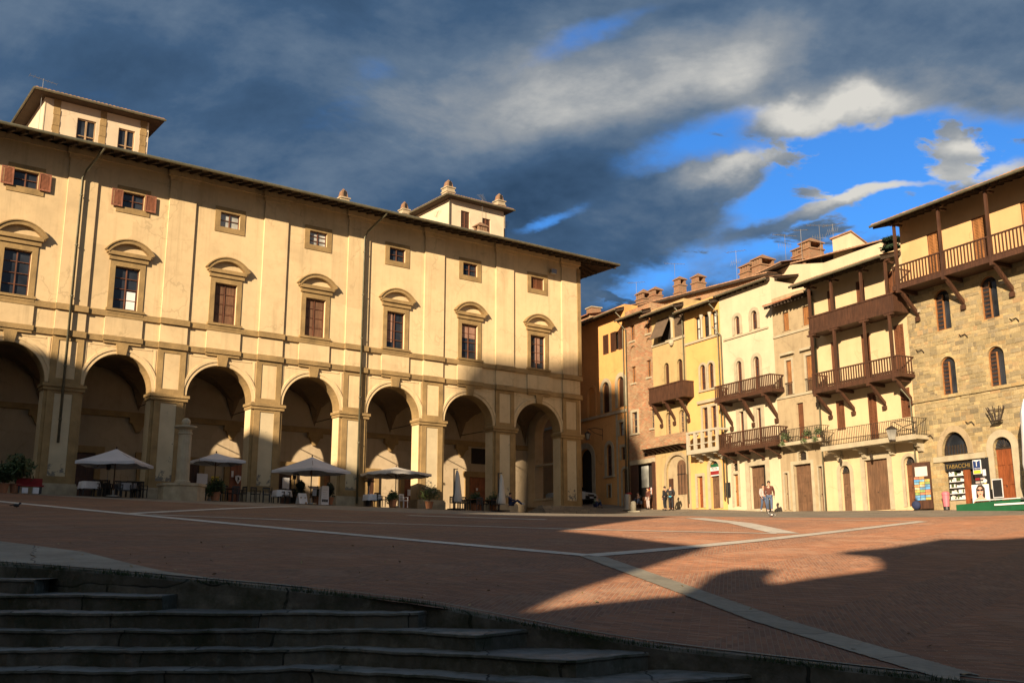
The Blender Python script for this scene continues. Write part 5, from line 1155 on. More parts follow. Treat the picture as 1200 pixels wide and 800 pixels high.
# ================================================================== things standing in the square
def gp(x, y, up=0): return Vector((x, y, g1(x, y)+up))
def cafe(x, t=57.6, dy=0):
    """ground point in front of the arcade seen at image column x"""
    u, _ = ppx(x, 585, t); p = PD*u + PN*t; return Vector((p.x, p.y, g1(p.x, p.y)))
# --- parasols
def parasol(label, x0, xc, x1, y_edge, y_top, t, mat, sides=4, ph=0, drop=.0):
    u0, h0 = ppx(x0, y_edge, t); u1, h1 = ppx(x1, y_edge, t); uc, hc = ppx(xc, y_top, t); w = (u1-u0)/2; uc = (u0+u1)/2
    p = PD*uc + PN*t; g = g1(p.x, p.y); rt = thing('parasol', label, 'parasol', (p.x, p.y, g), P_ROT, 'open parasols of the cafes'); H = PZ+hc-g; Hc = PZ+h0-g
    b = MB(); b.lathe([(.36, 0), (.36, .07), (.05, .1), (.05, .35)], n=12); b.build('base', 'steel', rt)
    b = MB(); b.tube([(0, 0, .05), (0, 0, H)], .035, 8); b.lathe([(.02, 0), (.05, .05), (.02, .12)], 0, 0, H, 8); b.build('pole', 'wood_d', rt)
    n = 4 if sides == 4 else 8; c = MB(); R0 = w*1.06 if sides == 4 else w*1.02; M_ = 8; vs = []; fs = []
    tot = n*M_
    for j in range(7):
        f = j/6
        for k in range(tot):
            s, q = divmod(k, M_); a0 = ph+2*math.pi*s/n; a1 = ph+2*math.pi*(s+1)/n; tq = q/M_
            px = math.cos(a0)*(1-tq)+math.cos(a1)*tq; py = math.sin(a0)*(1-tq)+math.sin(a1)*tq
            sag = .16*f*(1-f)*4*.6+.10*math.sin(math.pi*tq)*f*f
            vs.append((px*R0*f, py*R0*f, H-(H-Hc)*f-sag*(H-Hc)*.5))
    for j in range(6):
        for k in range(tot): fs.append((j*tot+k, j*tot+(k+1) % tot, (j+1)*tot+(k+1) % tot, (j+1)*tot+k))
    o = len(vs)
    for k in range(tot): x, y, z = vs[6*tot+k]; vs.append((x*1.005, y*1.005, z-.14-.02*math.sin(k*1.7)))
    for k in range(tot): fs.append((6*tot+k, 6*tot+(k+1) % tot, o+(k+1) % tot, o+k))
    c.add(vs, fs); co = c.build('canopy', mat, rt, recalc=False)
    r = MB()
    for s in range(n):
        a = ph+2*math.pi*s/n; r.tube([(0, 0, H-.05), (math.cos(a)*R0*.99, math.sin(a)*R0*.99, Hc-.03)], .014, 5); r.tube([(0, 0, H-.75), (math.cos(a)*R0*.5, math.sin(a)*R0*.5, H-(H-Hc)*.5-.12)], .012, 5)
    r.build('ribs', 'wood_d', rt); return rt
parasol('open parasol between the drainpipe pier and the stone fountain pillar', 88, 127, 181, 540, 525, 56.8, 'canvas_g', 4, R(10))
parasol('open parasol beside the fountain pillar, in front of the shield door', 218, 250, 287, 538, 530.5, 57.2, 'canvas_g', 4, R(42))
parasol('largest open parasol, above the two white menu boards', 325, 364, 404, 549, 535, 56.4, 'canvas_g', 4, R(66))
parasol('sunlit flat cream parasol with its shadow on the pier', 428, 457, 499, 553, 546.5, 58.3, 'canvas', 8, R(8))
def closed(label, x, ytop, t, lean):
    p = cafe(x, t); u, h = ppx(x, ytop, t); H = PZ+h-p.z; rt = thing('closed_parasol', label, 'parasol', tuple(p), P_ROT, 'furled parasols')
    b = MB(); b.box(-.45, .45, -.45, .45, 0, .08); b.tube([(-.22, 0, .05), (-.22, 0, H)], .05, 8); b.tube([(-.22, 0, H-.05), (.05, -.05, H-.0)], .03, 6); b.build('stand', 'black_p', rt)
    n = 18; pr = [(.05, H-.1), (.14, H-.45), (.19, H*.62), (.26, H*.4), (.33, H*.22), (.30, H*.18)]; c = MB(); vs = []; fs = []
    for r_, z in pr:
        for k in range(n): a = 2*math.pi*k/n; rr = r_*(1+.22*math.sin(k*3.3+z)); vs.append((.02+lean*(H-z)*.1+rr*math.cos(a), rr*.8*math.sin(a), z))
    for i in range(len(pr)-1):
        for k in range(n): fs.append((i*n+k, i*n+(k+1) % n, (i+1)*n+(k+1) % n, (i+1)*n+k))
    fs += [tuple(range(n)), tuple((len(pr)-1)*n+k for k in range(n-1, -1, -1))]; c.add(vs, fs); c.build('canopy', 'canvas', rt, smooth=True)
closed('furled parasol standing before the half-lit wooden door', 535, 549, 57.2, .3)
closed('furled parasol in front of the shaded pier left of the last arch', 587, 554, 57.2, .1)
# --- tables and chairs
def table(label, x, t, cloth):
    p = cafe(x, t); rt = thing('cafe_table', label, 'table', tuple(p), P_ROT, 'cafe tables')
    b = MB(); b.box(-.42, .42, -.42, .42, .70, .735); b.build('tabletop', 'wood_m', rt)
    for sx in (-.36, .36):
        for sy in (-.36, .36): MB().box(sx-.025, sx+.025, sy-.025, sy+.025, 0, .70).build('leg', 'black_p', rt)
    if cloth:
        c = MB(); n = 32; vs = []; fs = []
        for r, z in ((.0, .745), (.43, .745), (.46, .72), (.5, .5), (.52, .36)):
            for k in range(n):
                a = 2*math.pi*k/n; sq = 1/max(abs(math.cos(a)), abs(math.sin(a))); w = r*min(sq, 1.3)*(1+(.06*math.sin(k*2.4) if z < .6 else 0)); vs.append((w*math.cos(a), w*math.sin(a), z-(.1*max(0, sq-1.2) if z < .6 else 0)))
        for i in range(4):
            for k in range(n): fs.append((i*n+k, i*n+(k+1) % n, (i+1)*n+(k+1) % n, (i+1)*n+k))
        c.add(vs, fs); co = c.build('tablecloth', 'cloth', None, smooth=True); co.location = p; co.rotation_euler = (0, 0, P_ROT); tag(co, cloth, 'tablecloth', 'cafe tablecloths')
    return rt
def chair(label, x, t, rz, mat='black_p'):
    p = cafe(x, t); rt = thing('cafe_chair', label, 'chair', tuple(p), P_ROT+rz, 'cafe chairs')
    MB().box(-.21, .21, -.21, .21, .43, .47).build('seat', mat, rt)
    b = MB(); b.box(-.21, -.17, .18, .22, .47, .88); b.box(.17, .21, .18, .22, .47, .88); b.box(-.17, .17, .185, .21, .80, .88)
    for k in range(4): b.box(-.14+.085*k, -.11+.085*k, .19, .205, .47, .80)
    b.build('backrest', mat, rt)
    a = MB()
    for s in (-1, 1): a.box(s*.2-.02, s*.2+.02, -.2, .18, .64, .67); a.box(s*.2-.02, s*.2+.02, -.2, -.16, .47, .64)
    a.build('armrests', mat, rt)
    for sx in (-.18, .18):
        for sy in (-.18, .19): MB().box(sx-.02, sx+.02, sy-.02, sy+.02, 0, .43).build('leg', mat, rt)
    return rt
table('square table under the left end of the first parasol', 103, 57.6, 'white cloth hanging low on the table under the first parasol')
table('table at the right side of the first parasol', 147, 57.8, 'rumpled white cloth on the table at the right of the first parasol')
table('table right of the low dark shrub under the second parasol', 268, 58, None)
table('table left of the small menu board', 330, 57.4, 'white cloth on the table left of the small menu board')
table('table at the left under the sunlit parasol', 436, 58.2, 'white cloth on the table left of the sunlit parasol pole')
table('bare dark table beside the first furled parasol', 553, 57.6, None)
table('long dark table between the furled parasols and the resting person', 575, 57.8, None)
for i, (x, t, rz, lb) in enumerate([(116, 57.2, .4, 'dark chair at the right of the low white cloth table'), (124, 58.3, 2.2, 'dark chair just behind the first parasol pole'), (137, 56.9, 0, 'dark chair facing the arcade under the first parasol'), (157, 57, -.5, 'dark chair between the rumpled cloth and the fountain pillar'), (166, 58, 1.8, 'dark chair nearest the pier behind the fountain pillar'), (246, 57.6, .2, 'dark chair beside the second parasol pole'), (276, 57.2, -.3, 'dark chair at the right edge of the second parasol'),
        (299, 56.9, .2, 'left one of two dark chairs before the peeling pier'), (312, 56.9, -.3, 'right one of two dark chairs before the peeling pier'), (322, 57.8, 1.2, 'dark chair left of the white cloth under the largest parasol'), (340, 58, -1.2, 'dark chair right of the white cloth under the largest parasol'), (447, 57.6, .5, 'dark chair right of the cloth under the sunlit parasol'), (532, 58.2, .3, 'dark chair behind the first furled parasol'), (544, 57, -.2, 'dark chair right of the first furled parasol'), (562, 57.2, 2.6, 'dark chair in front of the wooden door'), (568, 58.2, .6, 'dark chair left of the second furled parasol')]): chair(lb, x, t, rz)
for i, (x, t, rz, lb) in enumerate([(111, 58.6, 3, 'dark chair behind the low white cloth table, against the loggia'), (131, 57.6, 1.4, 'dark chair just right of the first parasol pole'), (151, 58.6, 3, 'dark chair behind the rumpled cloth, nearest the loggia'), (141, 58.9, -1, 'rearmost dark chair under the first parasol'), (161, 57.4, -1.4, 'dark chair between rumpled cloth and peeling pier'), (262, 58.6, 2.8, 'dark chair behind the low shrub under the second parasol'), (272, 58.8, -2.6, 'dark chair directly below the shield emblem'), (283, 57.8, -1.3, 'rightmost dark chair under the second parasol'), (334, 56.9, .2, 'dark chair in front of the white cloth left of the menu board'), (441, 58.9, 2.9, 'dark chair behind the cloth under the sunlit parasol'), (538, 57.8, 1.6, 'dark chair touching the first furled parasol'), (549, 58.4, -1.7, 'dark chair between bare table and wooden door'), (581, 57.2, .3, 'dark chair right before the second furled parasol')]): chair(lb, x, t, rz)
chair('white garden chair at the right under the sunlit parasol', 473, 57.5, .3, 'white_p')
# red covered bench at the far left
p = cafe(33, 57.2); rt = thing('cafe_bench', 'bench with a red cover and white boxes at the far left of the arcade', 'bench', tuple(p), P_ROT)
b = MB(); b.box(-.8, .8, -.3, .3, .45, .55); b.box(-.8, .8, .22, .32, .55, 1.0); b.build('seat', 'red', rt)
for sx in (-.7, .62):
    for sy in (-.25, .2): MB().box(sx, sx+.08, sy, sy+.06, 0, .45).build('leg', 'black_p', rt)
rt.scale = (.8, .8, .8)
b = MB(); b.box(-.5, -.15, -.42, -.12, 0, .35); b.build('box', 'white_p', rt); b = MB(); b.box(.15, .5, -.42, -.12, 0, .38); b.build('box', 'white_p', rt)
# --- plants
def planter(label, x, t, h, r, mat='leaf', pot='pot', flat=1.0, n=900, dens=.09, sub=1, group='potted plants of the cafes'):
    p = cafe(x, t); rt = thing('potted_plant', label, 'plant', tuple(p), P_ROT, group)
    MB().lathe([(.2, 0), (.27, .38), (.3, .4), (.3, .46), (.24, .46)], n=14).build('pot', pot, rt, smooth=False)
    st = MB(); st.tube([(0, 0, .3), (.02, 0, h*.6), (0, .02, h)], .025, 5)
    for k in range(6): a = k*1.05; st.tube([(0, 0, h*.5), (r*.6*math.cos(a), r*.6*math.sin(a), h*.9)], .012, 4)
    st.build('stem', 'bark', rt)
    c = MB()
    for k in range(5): a = k*1.257; c.leaves((r*.42*math.cos(a), r*.42*math.sin(a), h+.15*math.sin(k*2)), r*.68, n//5, dens, flat)
    c.build('foliage', mat, rt, recalc=False); return rt
planter('large bushy plant in a pot at the far left edge of the arcade', 16, 57.3, 1.25, .95, n=1500, dens=.11)
planter('small dark plant left of the red bench', 2, 57.0, .9, .6, n=700)
planter('dense low shrub in a pot under the second parasol', 252, 56.9, .75, .62, n=1000)
planter('airy pale shrub against the sunlit pier right of the sunlit parasol', 503, 57.8, 1.0, .75, 'leaf_l', n=520)
planter('dark clipped plant in a pot by the sunlit parasol pole', 460, 56.9, .62, .42, n=600)
planter('leafy plant between the first furled parasol and the wooden door', 556, 57.9, .8, .5, n=600)
planter('broad plant left of the second furled parasol', 578, 58.2, .8, .55, 'leaf_l', n=600)
planter('low plant at the foot of the tall menu board', 371, 57.4, .65, .4, n=500)
def topiary(label, x, y, t):
    p = cafe(x, t); u, h = ppx(x, y, t); H = PZ+h-p.z; rt = thing('topiary', label, 'plant', tuple(p), P_ROT, 'ball topiaries')
    MB().lathe([(.18, 0), (.26, .4), (.28, .45), (.22, .45)], n=14).build('pot', 'pot', rt); MB().tube([(0, 0, .3), (0, 0, H)], .03, 6).build('stem', 'bark', rt)
    c = MB(); c.blob((0, 0, H), .25, 2); c.leaves((0, 0, H), .3, 600, .05, 1, .85); c.leaves((0, 0, .75), .35, 400, .07); c.build('foliage', 'leaf_k', rt, recalc=False)
topiary('round clipped ball bush left of the reading stand', 352, 568, 57.3); topiary('round clipped ball bush half behind the tall menu board', 386, 571, 57.6)
# weeds on the corner steps are below; heaters
def heater(label, x, ytop, t):
    p = cafe(x, t); u, h = ppx(x, ytop, t); H = PZ+h-p.z; rt = thing('patio_heater', label, 'heater', tuple(p), P_ROT, 'patio heaters')
    MB().lathe([(.22, 0), (.22, .7), (.05, .75)], n=12).build('base', 'black_p', rt); MB().tube([(0, 0, .7), (0, 0, H)], .03, 6).build('pole', 'steel', rt); MB().lathe([(.1, -.28), (.12, -.02), (.42, .0), (.05, .12)], 0, 0, H, 14).build('reflector', 'black_p', rt)
heater('patio heater behind the first parasol pole', 124, 544, 58.4); heater('patio heater left of the sunlit parasol', 432, 564, 58.6); heater('patio heater at the left under the largest parasol', 344, 556, 58.3)
# --- boards
p = cafe(354, 56.2); rt = thing('menu_board', 'small white folding board standing on the brick edge', 'sign', tuple(p), P_ROT+.1)
b = MB(); b.add([(-.29, -.2, 0), (.29, -.2, 0), (.27, .0, .62), (-.27, .0, .62), (-.29, -.17, 0), (.29, -.17, 0), (.27, .03, .62), (-.27, .03, .62)], [(0, 1, 2, 3), (7, 6, 5, 4), (0, 4, 5, 1), (1, 5, 6, 2), (2, 6, 7, 3), (3, 7, 4, 0)]); b.build('front_panel', 'white_p', rt)
b = MB(); b.add([(-.29, .25, 0), (.29, .25, 0), (.27, .04, .62), (-.27, .04, .62), (-.29, .22, 0), (.29, .22, 0), (.27, .032, .6), (-.27, .032, .6)], [(0, 1, 2, 3), (7, 6, 5, 4), (0, 4, 5, 1), (1, 5, 6, 2), (2, 6, 7, 3), (3, 7, 4, 0)]); b.build('rear_panel', 'white_p', rt)
for sx in (-.14, .14):
    b = MB(); b.box(sx-.05, sx+.05, -.118, -.11, .33, .39); b.build('picture', 'greyst', rt)
b = MB(); b.box(.1, .2, -.24, -.205, 0, .1); b.build('corner_mark', 'brick', rt)
p = cafe(380.5, 56.6); u, h = ppx(380.5, 569, 56.6); H = PZ+h-p.z; rt = thing('menu_board', 'tall white menu board with rounded top and dark pictures at its foot', 'sign', tuple(p), P_ROT+.08)
b = MB(); b.prxz([(-.27, 0), (.27, 0), (.25, H-.06), (.2, H), (-.2, H), (-.25, H-.06)], -.03, .0); pb = b.build('front_panel', 'white_p', rt); b = MB(); b.prxz([(-.27, 0), (.27, 0), (.24, H-.05), (-.24, H-.05)], .25, .27); b.build('rear_panel', 'white_p', rt)
for k in range(3): MB().box(-.2+.14*k, -.08+.14*k, -.037, -.031, .16, .32).build('picture', 'black_p', rt)
for k in range(9): MB().box(-.15, .15-.05*(k % 3), -.035, -.031, H-.25-.07*k, H-.232-.07*k).build('text_line', 'greytop', rt) if k % 2 == 0 else None
p = cafe(367, 57.3); u, h = ppx(366, 572, 57.3); rt = thing('reading_stand', 'small slanted menu stand between the ball bush and the tall board', 'stand', tuple(p), P_ROT)
H = PZ+h-p.z; MB().tube([(0, 0, 0), (0, 0, H)], .03, 6).build('post', 'black_p', rt); b = MB(); b.add([(-.33, -.2, H-.05), (.33, -.2, H-.05), (.33, .15, H+.12), (-.33, .15, H+.12), (-.33, -.2, H-.02), (.33, -.2, H-.02), (.33, .15, H+.15), (-.33, .15, H+.15)], [(0, 3, 2, 1), (4, 5, 6, 7), (0, 1, 5, 4), (1, 2, 6, 5), (2, 3, 7, 6), (3, 0, 4, 7)]); b.build('top', 'canvas_g', rt); MB().box(-.16, .1, -.22, -.205, H-.45, H-.08).build('menu_sheet', 'white_p', rt)
# --- fountain pillar
t_ = 55.2; p = cafe(212, t_); u, zt = ppx(214.5, 490, t_); H = PZ+zt-p.z; rt = thing('fountain_pillar', 'grey stone pillar topped by a ball, rising from an angular fountain basin', 'fountain', tuple(p), P_ROT)
u0, zb = ppx(212, 567, t_); Hb = PZ+zb-p.z
b = MB(); b.lathe([(1.22, -.4), (1.22, Hb-.16), (1.3, Hb-.13), (1.3, Hb), (1.02, Hb), (1.0, Hb-.35)], n=8, ph=R(22.5)); b.build('basin', 'plinth', rt)
b = MB(); b.lathe([(.42, Hb-.4), (.42, Hb+.15), (.36, Hb+.2), (.34, H-.9), (.38, H-.86), (.38, H-.78), (.34, H-.74), (.36, H-.62), (.6, H-.5), (.6, H-.42), (.3, H-.38), (.16, H-.34)], n=16); b.build('column', 'stone_tr', rt)
b = MB(); b.blob((0, 0, H-.2), .24, 3); b.build('ball', 'stone_tr', rt, smooth=True)
# --- corner steps of the palace
cs = thing('corner_steps', None, None, tuple(pw(49, 0, -.2)), P_ROT); cs['kind'] = 'structure'
for k in range(6):
    z0 = -.45; z1 = .02+.13*k; y0 = -2.9+.42*k; b = MB(); b.prxy([(-3.4+.25*k, y0), (4.6, y0), (9.5-.2*k, y0+3.4), (9.5-.2*k, 9), (2.45, 9), (2.45, -.35), (-3.4+.25*k, -.35)], z0, z1); b.build('step', 'flag', cs)
# --- bollards
p = hit(735.5, 597.5, 40); rt = thing('litter_bin', 'tall grey metal bin with a red top at the street corner', 'bin', tuple(p), 0)
b = MB(); b.lathe([(.27, 0), (.27, 1.1), (.24, 1.16)], n=16); b.build('body', 'steel', rt); b = MB(); b.lathe([(.2, 1.16), (.2, 1.26), (.08, 1.3)], .12, 0, 0, 12); b.build('lid', 'red', rt); b = MB(); b.lathe([(.42, 0), (.42, .07), (.3, .08)], n=16); b.build('base', 'white_st', rt)
p = hit(742.3, 599, 40); rt = thing('bollard', 'short round-topped white stone bollard beside the grey bin', 'bollard', tuple(p), 0)
b = MB(); b.lathe([(.21, 0), (.2, .55), (.17, .68), (.09, .74)], n=16); b.build('post', 'white_st', rt, smooth=True); MB().box(-.45, .4, -.4, .35, -.1, .03).build('base', 'white_st', rt)
# --- white car in the side street
cp_ = ray(690, 590); k = 83/cp_.y; cp_ = cp_*k
car = thing('parked_car', 'white car parked in the side street behind the palace corner', 'car', (cp_.x-1.35, cp_.y+1.3, g1(cp_.x, cp_.y)), R(-40))
b = MB(); prof = [(-2.0, .35), (-2.0, .85), (-1.75, .98), (-1.2, 1.0), (-.55, 1.42), (.7, 1.44), (1.0, 1.02), (1.75, .92), (2.02, .78), (2.02, .35)]
def cs_(p, q, w): return (p, w*(1.0 if q < 1.05 else .86), q)
b.prism(prof, -.82, .82, cs_); b.build('body', 'car_w', car, bevel=.05)
b = MB(); b.add([(.72, -.62, 1.41), (.72, .62, 1.41), (1.02, .72, 1.06), (1.02, -.72, 1.06)], [(0, 1, 2, 3)]); 
for s in (-1, 1): b.add([(-.9, s*.80, 1.05), (.85, s*.80, 1.05), (.62, s*.73, 1.37), (-.5, s*.73, 1.37)], [(0, 1, 2, 3)])
b.v = [(x+(.02 if abs(y) < .75 and x > .7 else 0), y*1.03, z+(.012 if x > .7 else 0)) for x, y, z in b.v]; b.build('window', 'glass', car)
for s in (-1, 1):
    MB().box(2.0, 2.05, s*.62-.16, s*.62+.16, .66, .8).build('headlight', 'glass_l', car)
    for x in (-1.3, 1.28):
        w = MB(); w.prism([(.31*math.cos(a*.3927), .31*math.sin(a*.3927)) for a in range(16)], s*.66, s*.86, lambda p, q, v_: (x+p, v_, .31+q)); wo = w.build('wheel', 'rubber', car)
        w = MB(); w.prism([(.19*math.cos(a*.3927), .19*math.sin(a*.3927)) for a in range(16)], s*.861, s*.875, lambda p, q, v_: (x+p, v_, .31+q)); w.build('rim', 'steel', wo)
MB().box(2.0, 2.06, -.78, .78, .36, .62).build('bumper', 'black_p', car); MB().box(2.0, 2.045, -.4, .4, .645, .76).build('grille', 'black_p', car); MB().box(2.062, 2.075, -.26, .26, .44, .55).build('number_plate', 'white_p', car)
# --- lamps on the houses
def walllamp(label, a, z, arm, dep=0, side=0, big=1.0):
    t = thing('street_lamp', label, 'lamp', tuple(rw(a, dep, z)), R_ROT, 'wall lamps')
    b = MB(); b.tube([(0, 0, .5), (-arm*.5*side, -arm*.5, .62), (-arm*side, -arm, .5)], .025, 6); b.tube([(0, 0, 0), (-arm*.5*side, -arm*.5, .2), (-arm*.9*side, -arm*.9, .52)], .02, 6); b.tube([(0, 0, -.35), (0, 0, .6)], .025, 6); b.tube([(-arm*side, -arm, .5), (-arm*side, -arm, .3)], .015, 5)
    b.build('arm', 'iron', t); c = (-arm*side, -arm); s = big
    l = MB(); l.lathe([(.14*s, -.5*s+.2), (.25*s, -.08*s+.2)], c[0], c[1], 0, 6); l.build('glass', 'lampg', t); l = MB(); l.lathe([(.29*s, .122), (.2*s, .2), (.05, .32)], c[0], c[1], 0, 6); l.lathe([(.16*s, -.56*s+.2), (.16*s, -.5*s+.198)], c[0], c[1], 0, 6); l.build('lantern_cap', 'iron', t); return t
walllamp('large lantern on a scrolled iron arm between the yellow and the stone house', -38.72, 6.95, 1.15, 0, .55, 1.25)
walllamp('street lamp on a curved arm on the shaded orange house', -70.2, 10.2, 1.2, 0, .3)
# --- souvenir stands by the shop
pb = thing('postcard_board', 'tall dark board covered with postcards left of the shop door', 'display board', tuple(rw(-38.15, -.55, g1(*rw(-38.15, -.55, 0).xy))), R_ROT+.12)
MB().box(-.52, .52, -.03, .05, .05, 2.45).build('panel', 'wood_d', pb); MB().box(-.36, .36, -.05, -.032, 1.72, 2.22).build('map_sheet', 'canvas', pb)
pal_ = [(.10, .32, .62), (.62, .28, .12), (.55, .42, .12), (.14, .30, .50), (.5, .2, .12), (.2, .38, .5), (.5, .45, .3), (.25, .35, .12)]
for i, c in enumerate(pal_): M['pc%d' % i] = plain('printed_card', c, .5, .5, 6, bumps=0)
for r in range(9):
    for c in range(3):
        if r == 8 and c == 2: continue
        x = -.45+.31*c; z = .5+.135*r; MB().box(x, x+.28, -.045, -.033, z, z+.115).build('postcard', 'pc%d' % ((r*3+c*5+r//2) % 8), pb)
p = rw(-38.5, -.75, 0); bg_ = thing('bag', 'dark blue bag on the ground under the postcard board', 'bag', (p.x, p.y, g1(p.x, p.y)), R_ROT)
b = MB(); b.blob((0, 0, .24), .26, 2, 1.0, .7, .95); b.build('body', 'navy', bg_, smooth=True); b = MB(); b.tube([(-.12, 0, .42), (-.08, 0, .56), (.08, 0, .56), (.12, 0, .42)], .02, 5); b.build('handle', 'black_p', bg_)
p = rw(-36.85, -.45, 0); pk = thing('litter_bin', 'small pink bin beside the shop doorway', 'bin', (p.x, p.y, g1(p.x, p.y)), R_ROT)
b = MB(); b.lathe([(.14, .15), (.18, .72), (.2, .75), (.2, .82), (.12, .9)], n=12); b.build('body', 'pink', pk); b = MB(); b.lathe([(.16, 0), (.13, .15)], n=12); b.build('foot', 'black_p', pk)
# green ramp of boards, two leaning pieces
def onr(a, dep): p = rw(a, dep, 0); return Vector((p.x, p.y, g1(p.x, p.y)))
g_ = thing('ramp', 'low green painted wooden platform in front of the panelled door', 'platform', tuple(onr(-32.0, -1.3)), R_ROT)
b = MB(); b.prism([(-3.1, 0), (4, 0), (4, .62), (-3.1, .42)], -.55, .55, lambda p, q, w: (p, w, q-.05)); b.build('deck', 'green_p', g_); MB().box(-.9, 4, -.62, -.555, .22, .3).build('trim', 'white_p', g_); b = MB(); b.box(-2.4, 1, -.1, .1, .52, .56); b.build('rail', 'white_p', g_)
# poster stand and black board
ps_ = thing('poster', 'advertising poster of a dark-haired woman in sunglasses on the green platform', 'poster', tuple(onr(-34.2, -1.15)+Vector((0, 0, .2))), R_ROT+.1)
ps_.scale = (.9, .9, .9)
MB().box(-.5, .5, 0, .04, 0, 1.12).build('panel', 'white_p', ps_)
def flat(pts, y, m, nm): b = MB(); b.prxz(pts, y, y+.006); return b.build(nm, m, ps_)
def ell(cx, cz, rx, rz, n=20): return [(cx+rx*math.cos(2*math.pi*k/n), cz+rz*math.sin(2*math.pi*k/n)) for k in range(n)]
M['skinp'] = plain('printed_skin_tone', (.72, .34, .24), .5, .08, 5, bumps=0)
flat([(-.26, .45), (-.24, .9), (-.1, 1.1), (.12, 1.11), (.27, .92), (.26, .42), (.12, .36), (-.14, .36)], -.008, 'hair', 'hair')
flat([(-.46, .02), (-.4, .3), (-.16, .42), (-.08, .55), (.09, .55), (.16, .42), (.42, .28), (.47, .02)], -.016, 'skinp', 'shoulders'); flat(ell(0, .74, .17, .25), -.024, 'skinp', 'face')
flat(ell(-.085, .82, .085, .06), -.032, 'black_p', 'lens'); flat(ell(.095, .82, .085, .06), -.032, 'black_p', 'lens'); flat(ell(0, .6, .05, .02), -.032, 'red', 'lips'); flat([(-.3, .05), (-.02, .33), (.06, .3), (-.16, .03)], -.032, 'pc1', 'forearm')
bb = thing('chalkboard', 'blank black chalkboard in a pale frame right of the sunglasses poster', 'board', tuple(onr(-33.35, -1.0)+Vector((0, 0, .55))), R_ROT)
MB().box(-.28, .28, 0, .03, 0, .9).build('frame', 'canvas_g', bb); MB().box(-.24, .24, -.006, -.001, .05, .85).build('slate', 'black_p', bb)
for sx in (-.22, .2): MB().box(sx, sx+.03, .0, .03, -.55, 0).build('leg', 'wood_m', bb)
# furled white parasol at the right edge of the view
pr_ = onr(-30.95, -1.7); a_, zt_ = rpx(1201, 470, 42.3); H = zt_-pr_.z
cq = thing('closed_parasol', 'tall white furled parasol beside the panelled door, at the right edge', 'parasol', tuple(pr_), R_ROT, 'furled parasols')
MB().box(-.4, .4, -.4, .4, .5, .58).build('base', 'steel', cq); MB().tube([(0, 0, 0), (0, 0, H+.1)], .04, 8).build('pole', 'white_p', cq)
c = MB(); n = 18; pr = [(.06, H), (.2, H-.5), (.26, H*.65), (.3, H*.42), (.22, H*.27), (.1, H*.22)]; vs = []; fs = []
for r_, z in pr:
    for k in range(n): a = 2*math.pi*k/n; rr = r_*(1+.2*math.sin(k*3.1+z)); vs.append((rr*math.cos(a), rr*math.sin(a), z))
for i in range(len(pr)-1):
    for k in range(n): fs.append((i*n+k, i*n+(k+1) % n, (i+1)*n+(k+1) % n, (i+1)*n+k))
fs += [tuple(range(n)), tuple((len(pr)-1)*n+k for k in range(n-1, -1, -1))]; c.add(vs, fs); c.build('canopy', 'cloth', cq, smooth=True)
# plants on the iron balcony of the weathered house
for i, (a, lb) in enumerate(((-48.2, 'trailing green plant at the left end of the small iron balcony'), (-45.35, 'leafy plant at the right end of the small iron balcony'), (-46.3, 'low green plant hanging along the middle of the small iron balcony'))):
    t = thing('balcony_plant', lb, 'plant', tuple(rw(a, -.6, 7.28)), R_ROT, 'plants on the iron balcony'); MB().lathe([(.1, 0), (.14, .22)], n=10).build('pot', 'pot', t)
    c = MB(); c.leaves((0, 0, .4), .3, 260, .06); c.leaves((0, -.2, -.05), .32, 200, .05, .5); c.build('foliage', 'leaf_l', t, recalc=False)
# conifer behind the yellow and stone houses
r = ray(1040, 283); k = 58/r.y; p = r*k; tr = thing('conifer', 'dark conifer top showing above the tiles between yellow and stone houses', 'tree', (p.x+.3, p.y, 3), 0)
MB().tube([(0, 0, 0), (.1, 0, p.z-3+.5)], .3, 8, .04).build('trunk', 'bark', tr)
b = MB(); c = MB(); zt = p.z-3-2.8
for i in range(15):
    z = zt-4+.5*i; L = 2.1*(1-i/17.5)
    for kk in range(7):
        a = kk*.9+i*.7; e = (L*math.cos(a), L*math.sin(a), z-.25*L); b.tube([(0, 0, z), e], .04, 4)
        for s in range(6): f = .25+.75*s/5; c.leaves((e[0]*f, e[1]*f, z-.25*L*f), .28, 22, .13, .4)
b.build('branches', 'bark', tr); c.build('crown', 'leaf_k', tr, recalc=False)
# --- pigeons
def pigeon(label, p, rz, mat='steel'):
    t = thing('pigeon', label, 'bird', tuple(p), rz, 'pigeons'); b = MB(); b.blob((0, 0, .13), .1, 2, 1.5, .8, .85); b.blob((.15, 0, .24), .045, 2); b.tube([(.1, 0, .17), (.14, 0, .23)], .045, 8, .035); b.prxz([(-.1, .12), (-.3, .1), (-.3, .13), (-.1, .19)], -.04, .04); b.build('body', mat, t, smooth=True)
    MB().lathe([(.018, 0), (.004, .04)], n=6).build('beak', 'black_p', t).matrix_local = Matrix.Translation((.19, 0, .235)) @ Matrix.Rotation(math.pi/2, 4, 'Y')
    for s in (-1, 1): MB().tube([(.02, s*.03, 0), (.01, s*.03, .07)], .008, 5).build('leg', 'red', t)
    return t
pigeon('dark pigeon on the brick near the left edge', hit(19, 595, 30), .3, 'black_p').scale = (.72,)*3; pigeon('grey pigeon on the brick in front of the walking man', hit(904, 606, 30), 2.5).scale = (.8,)*3
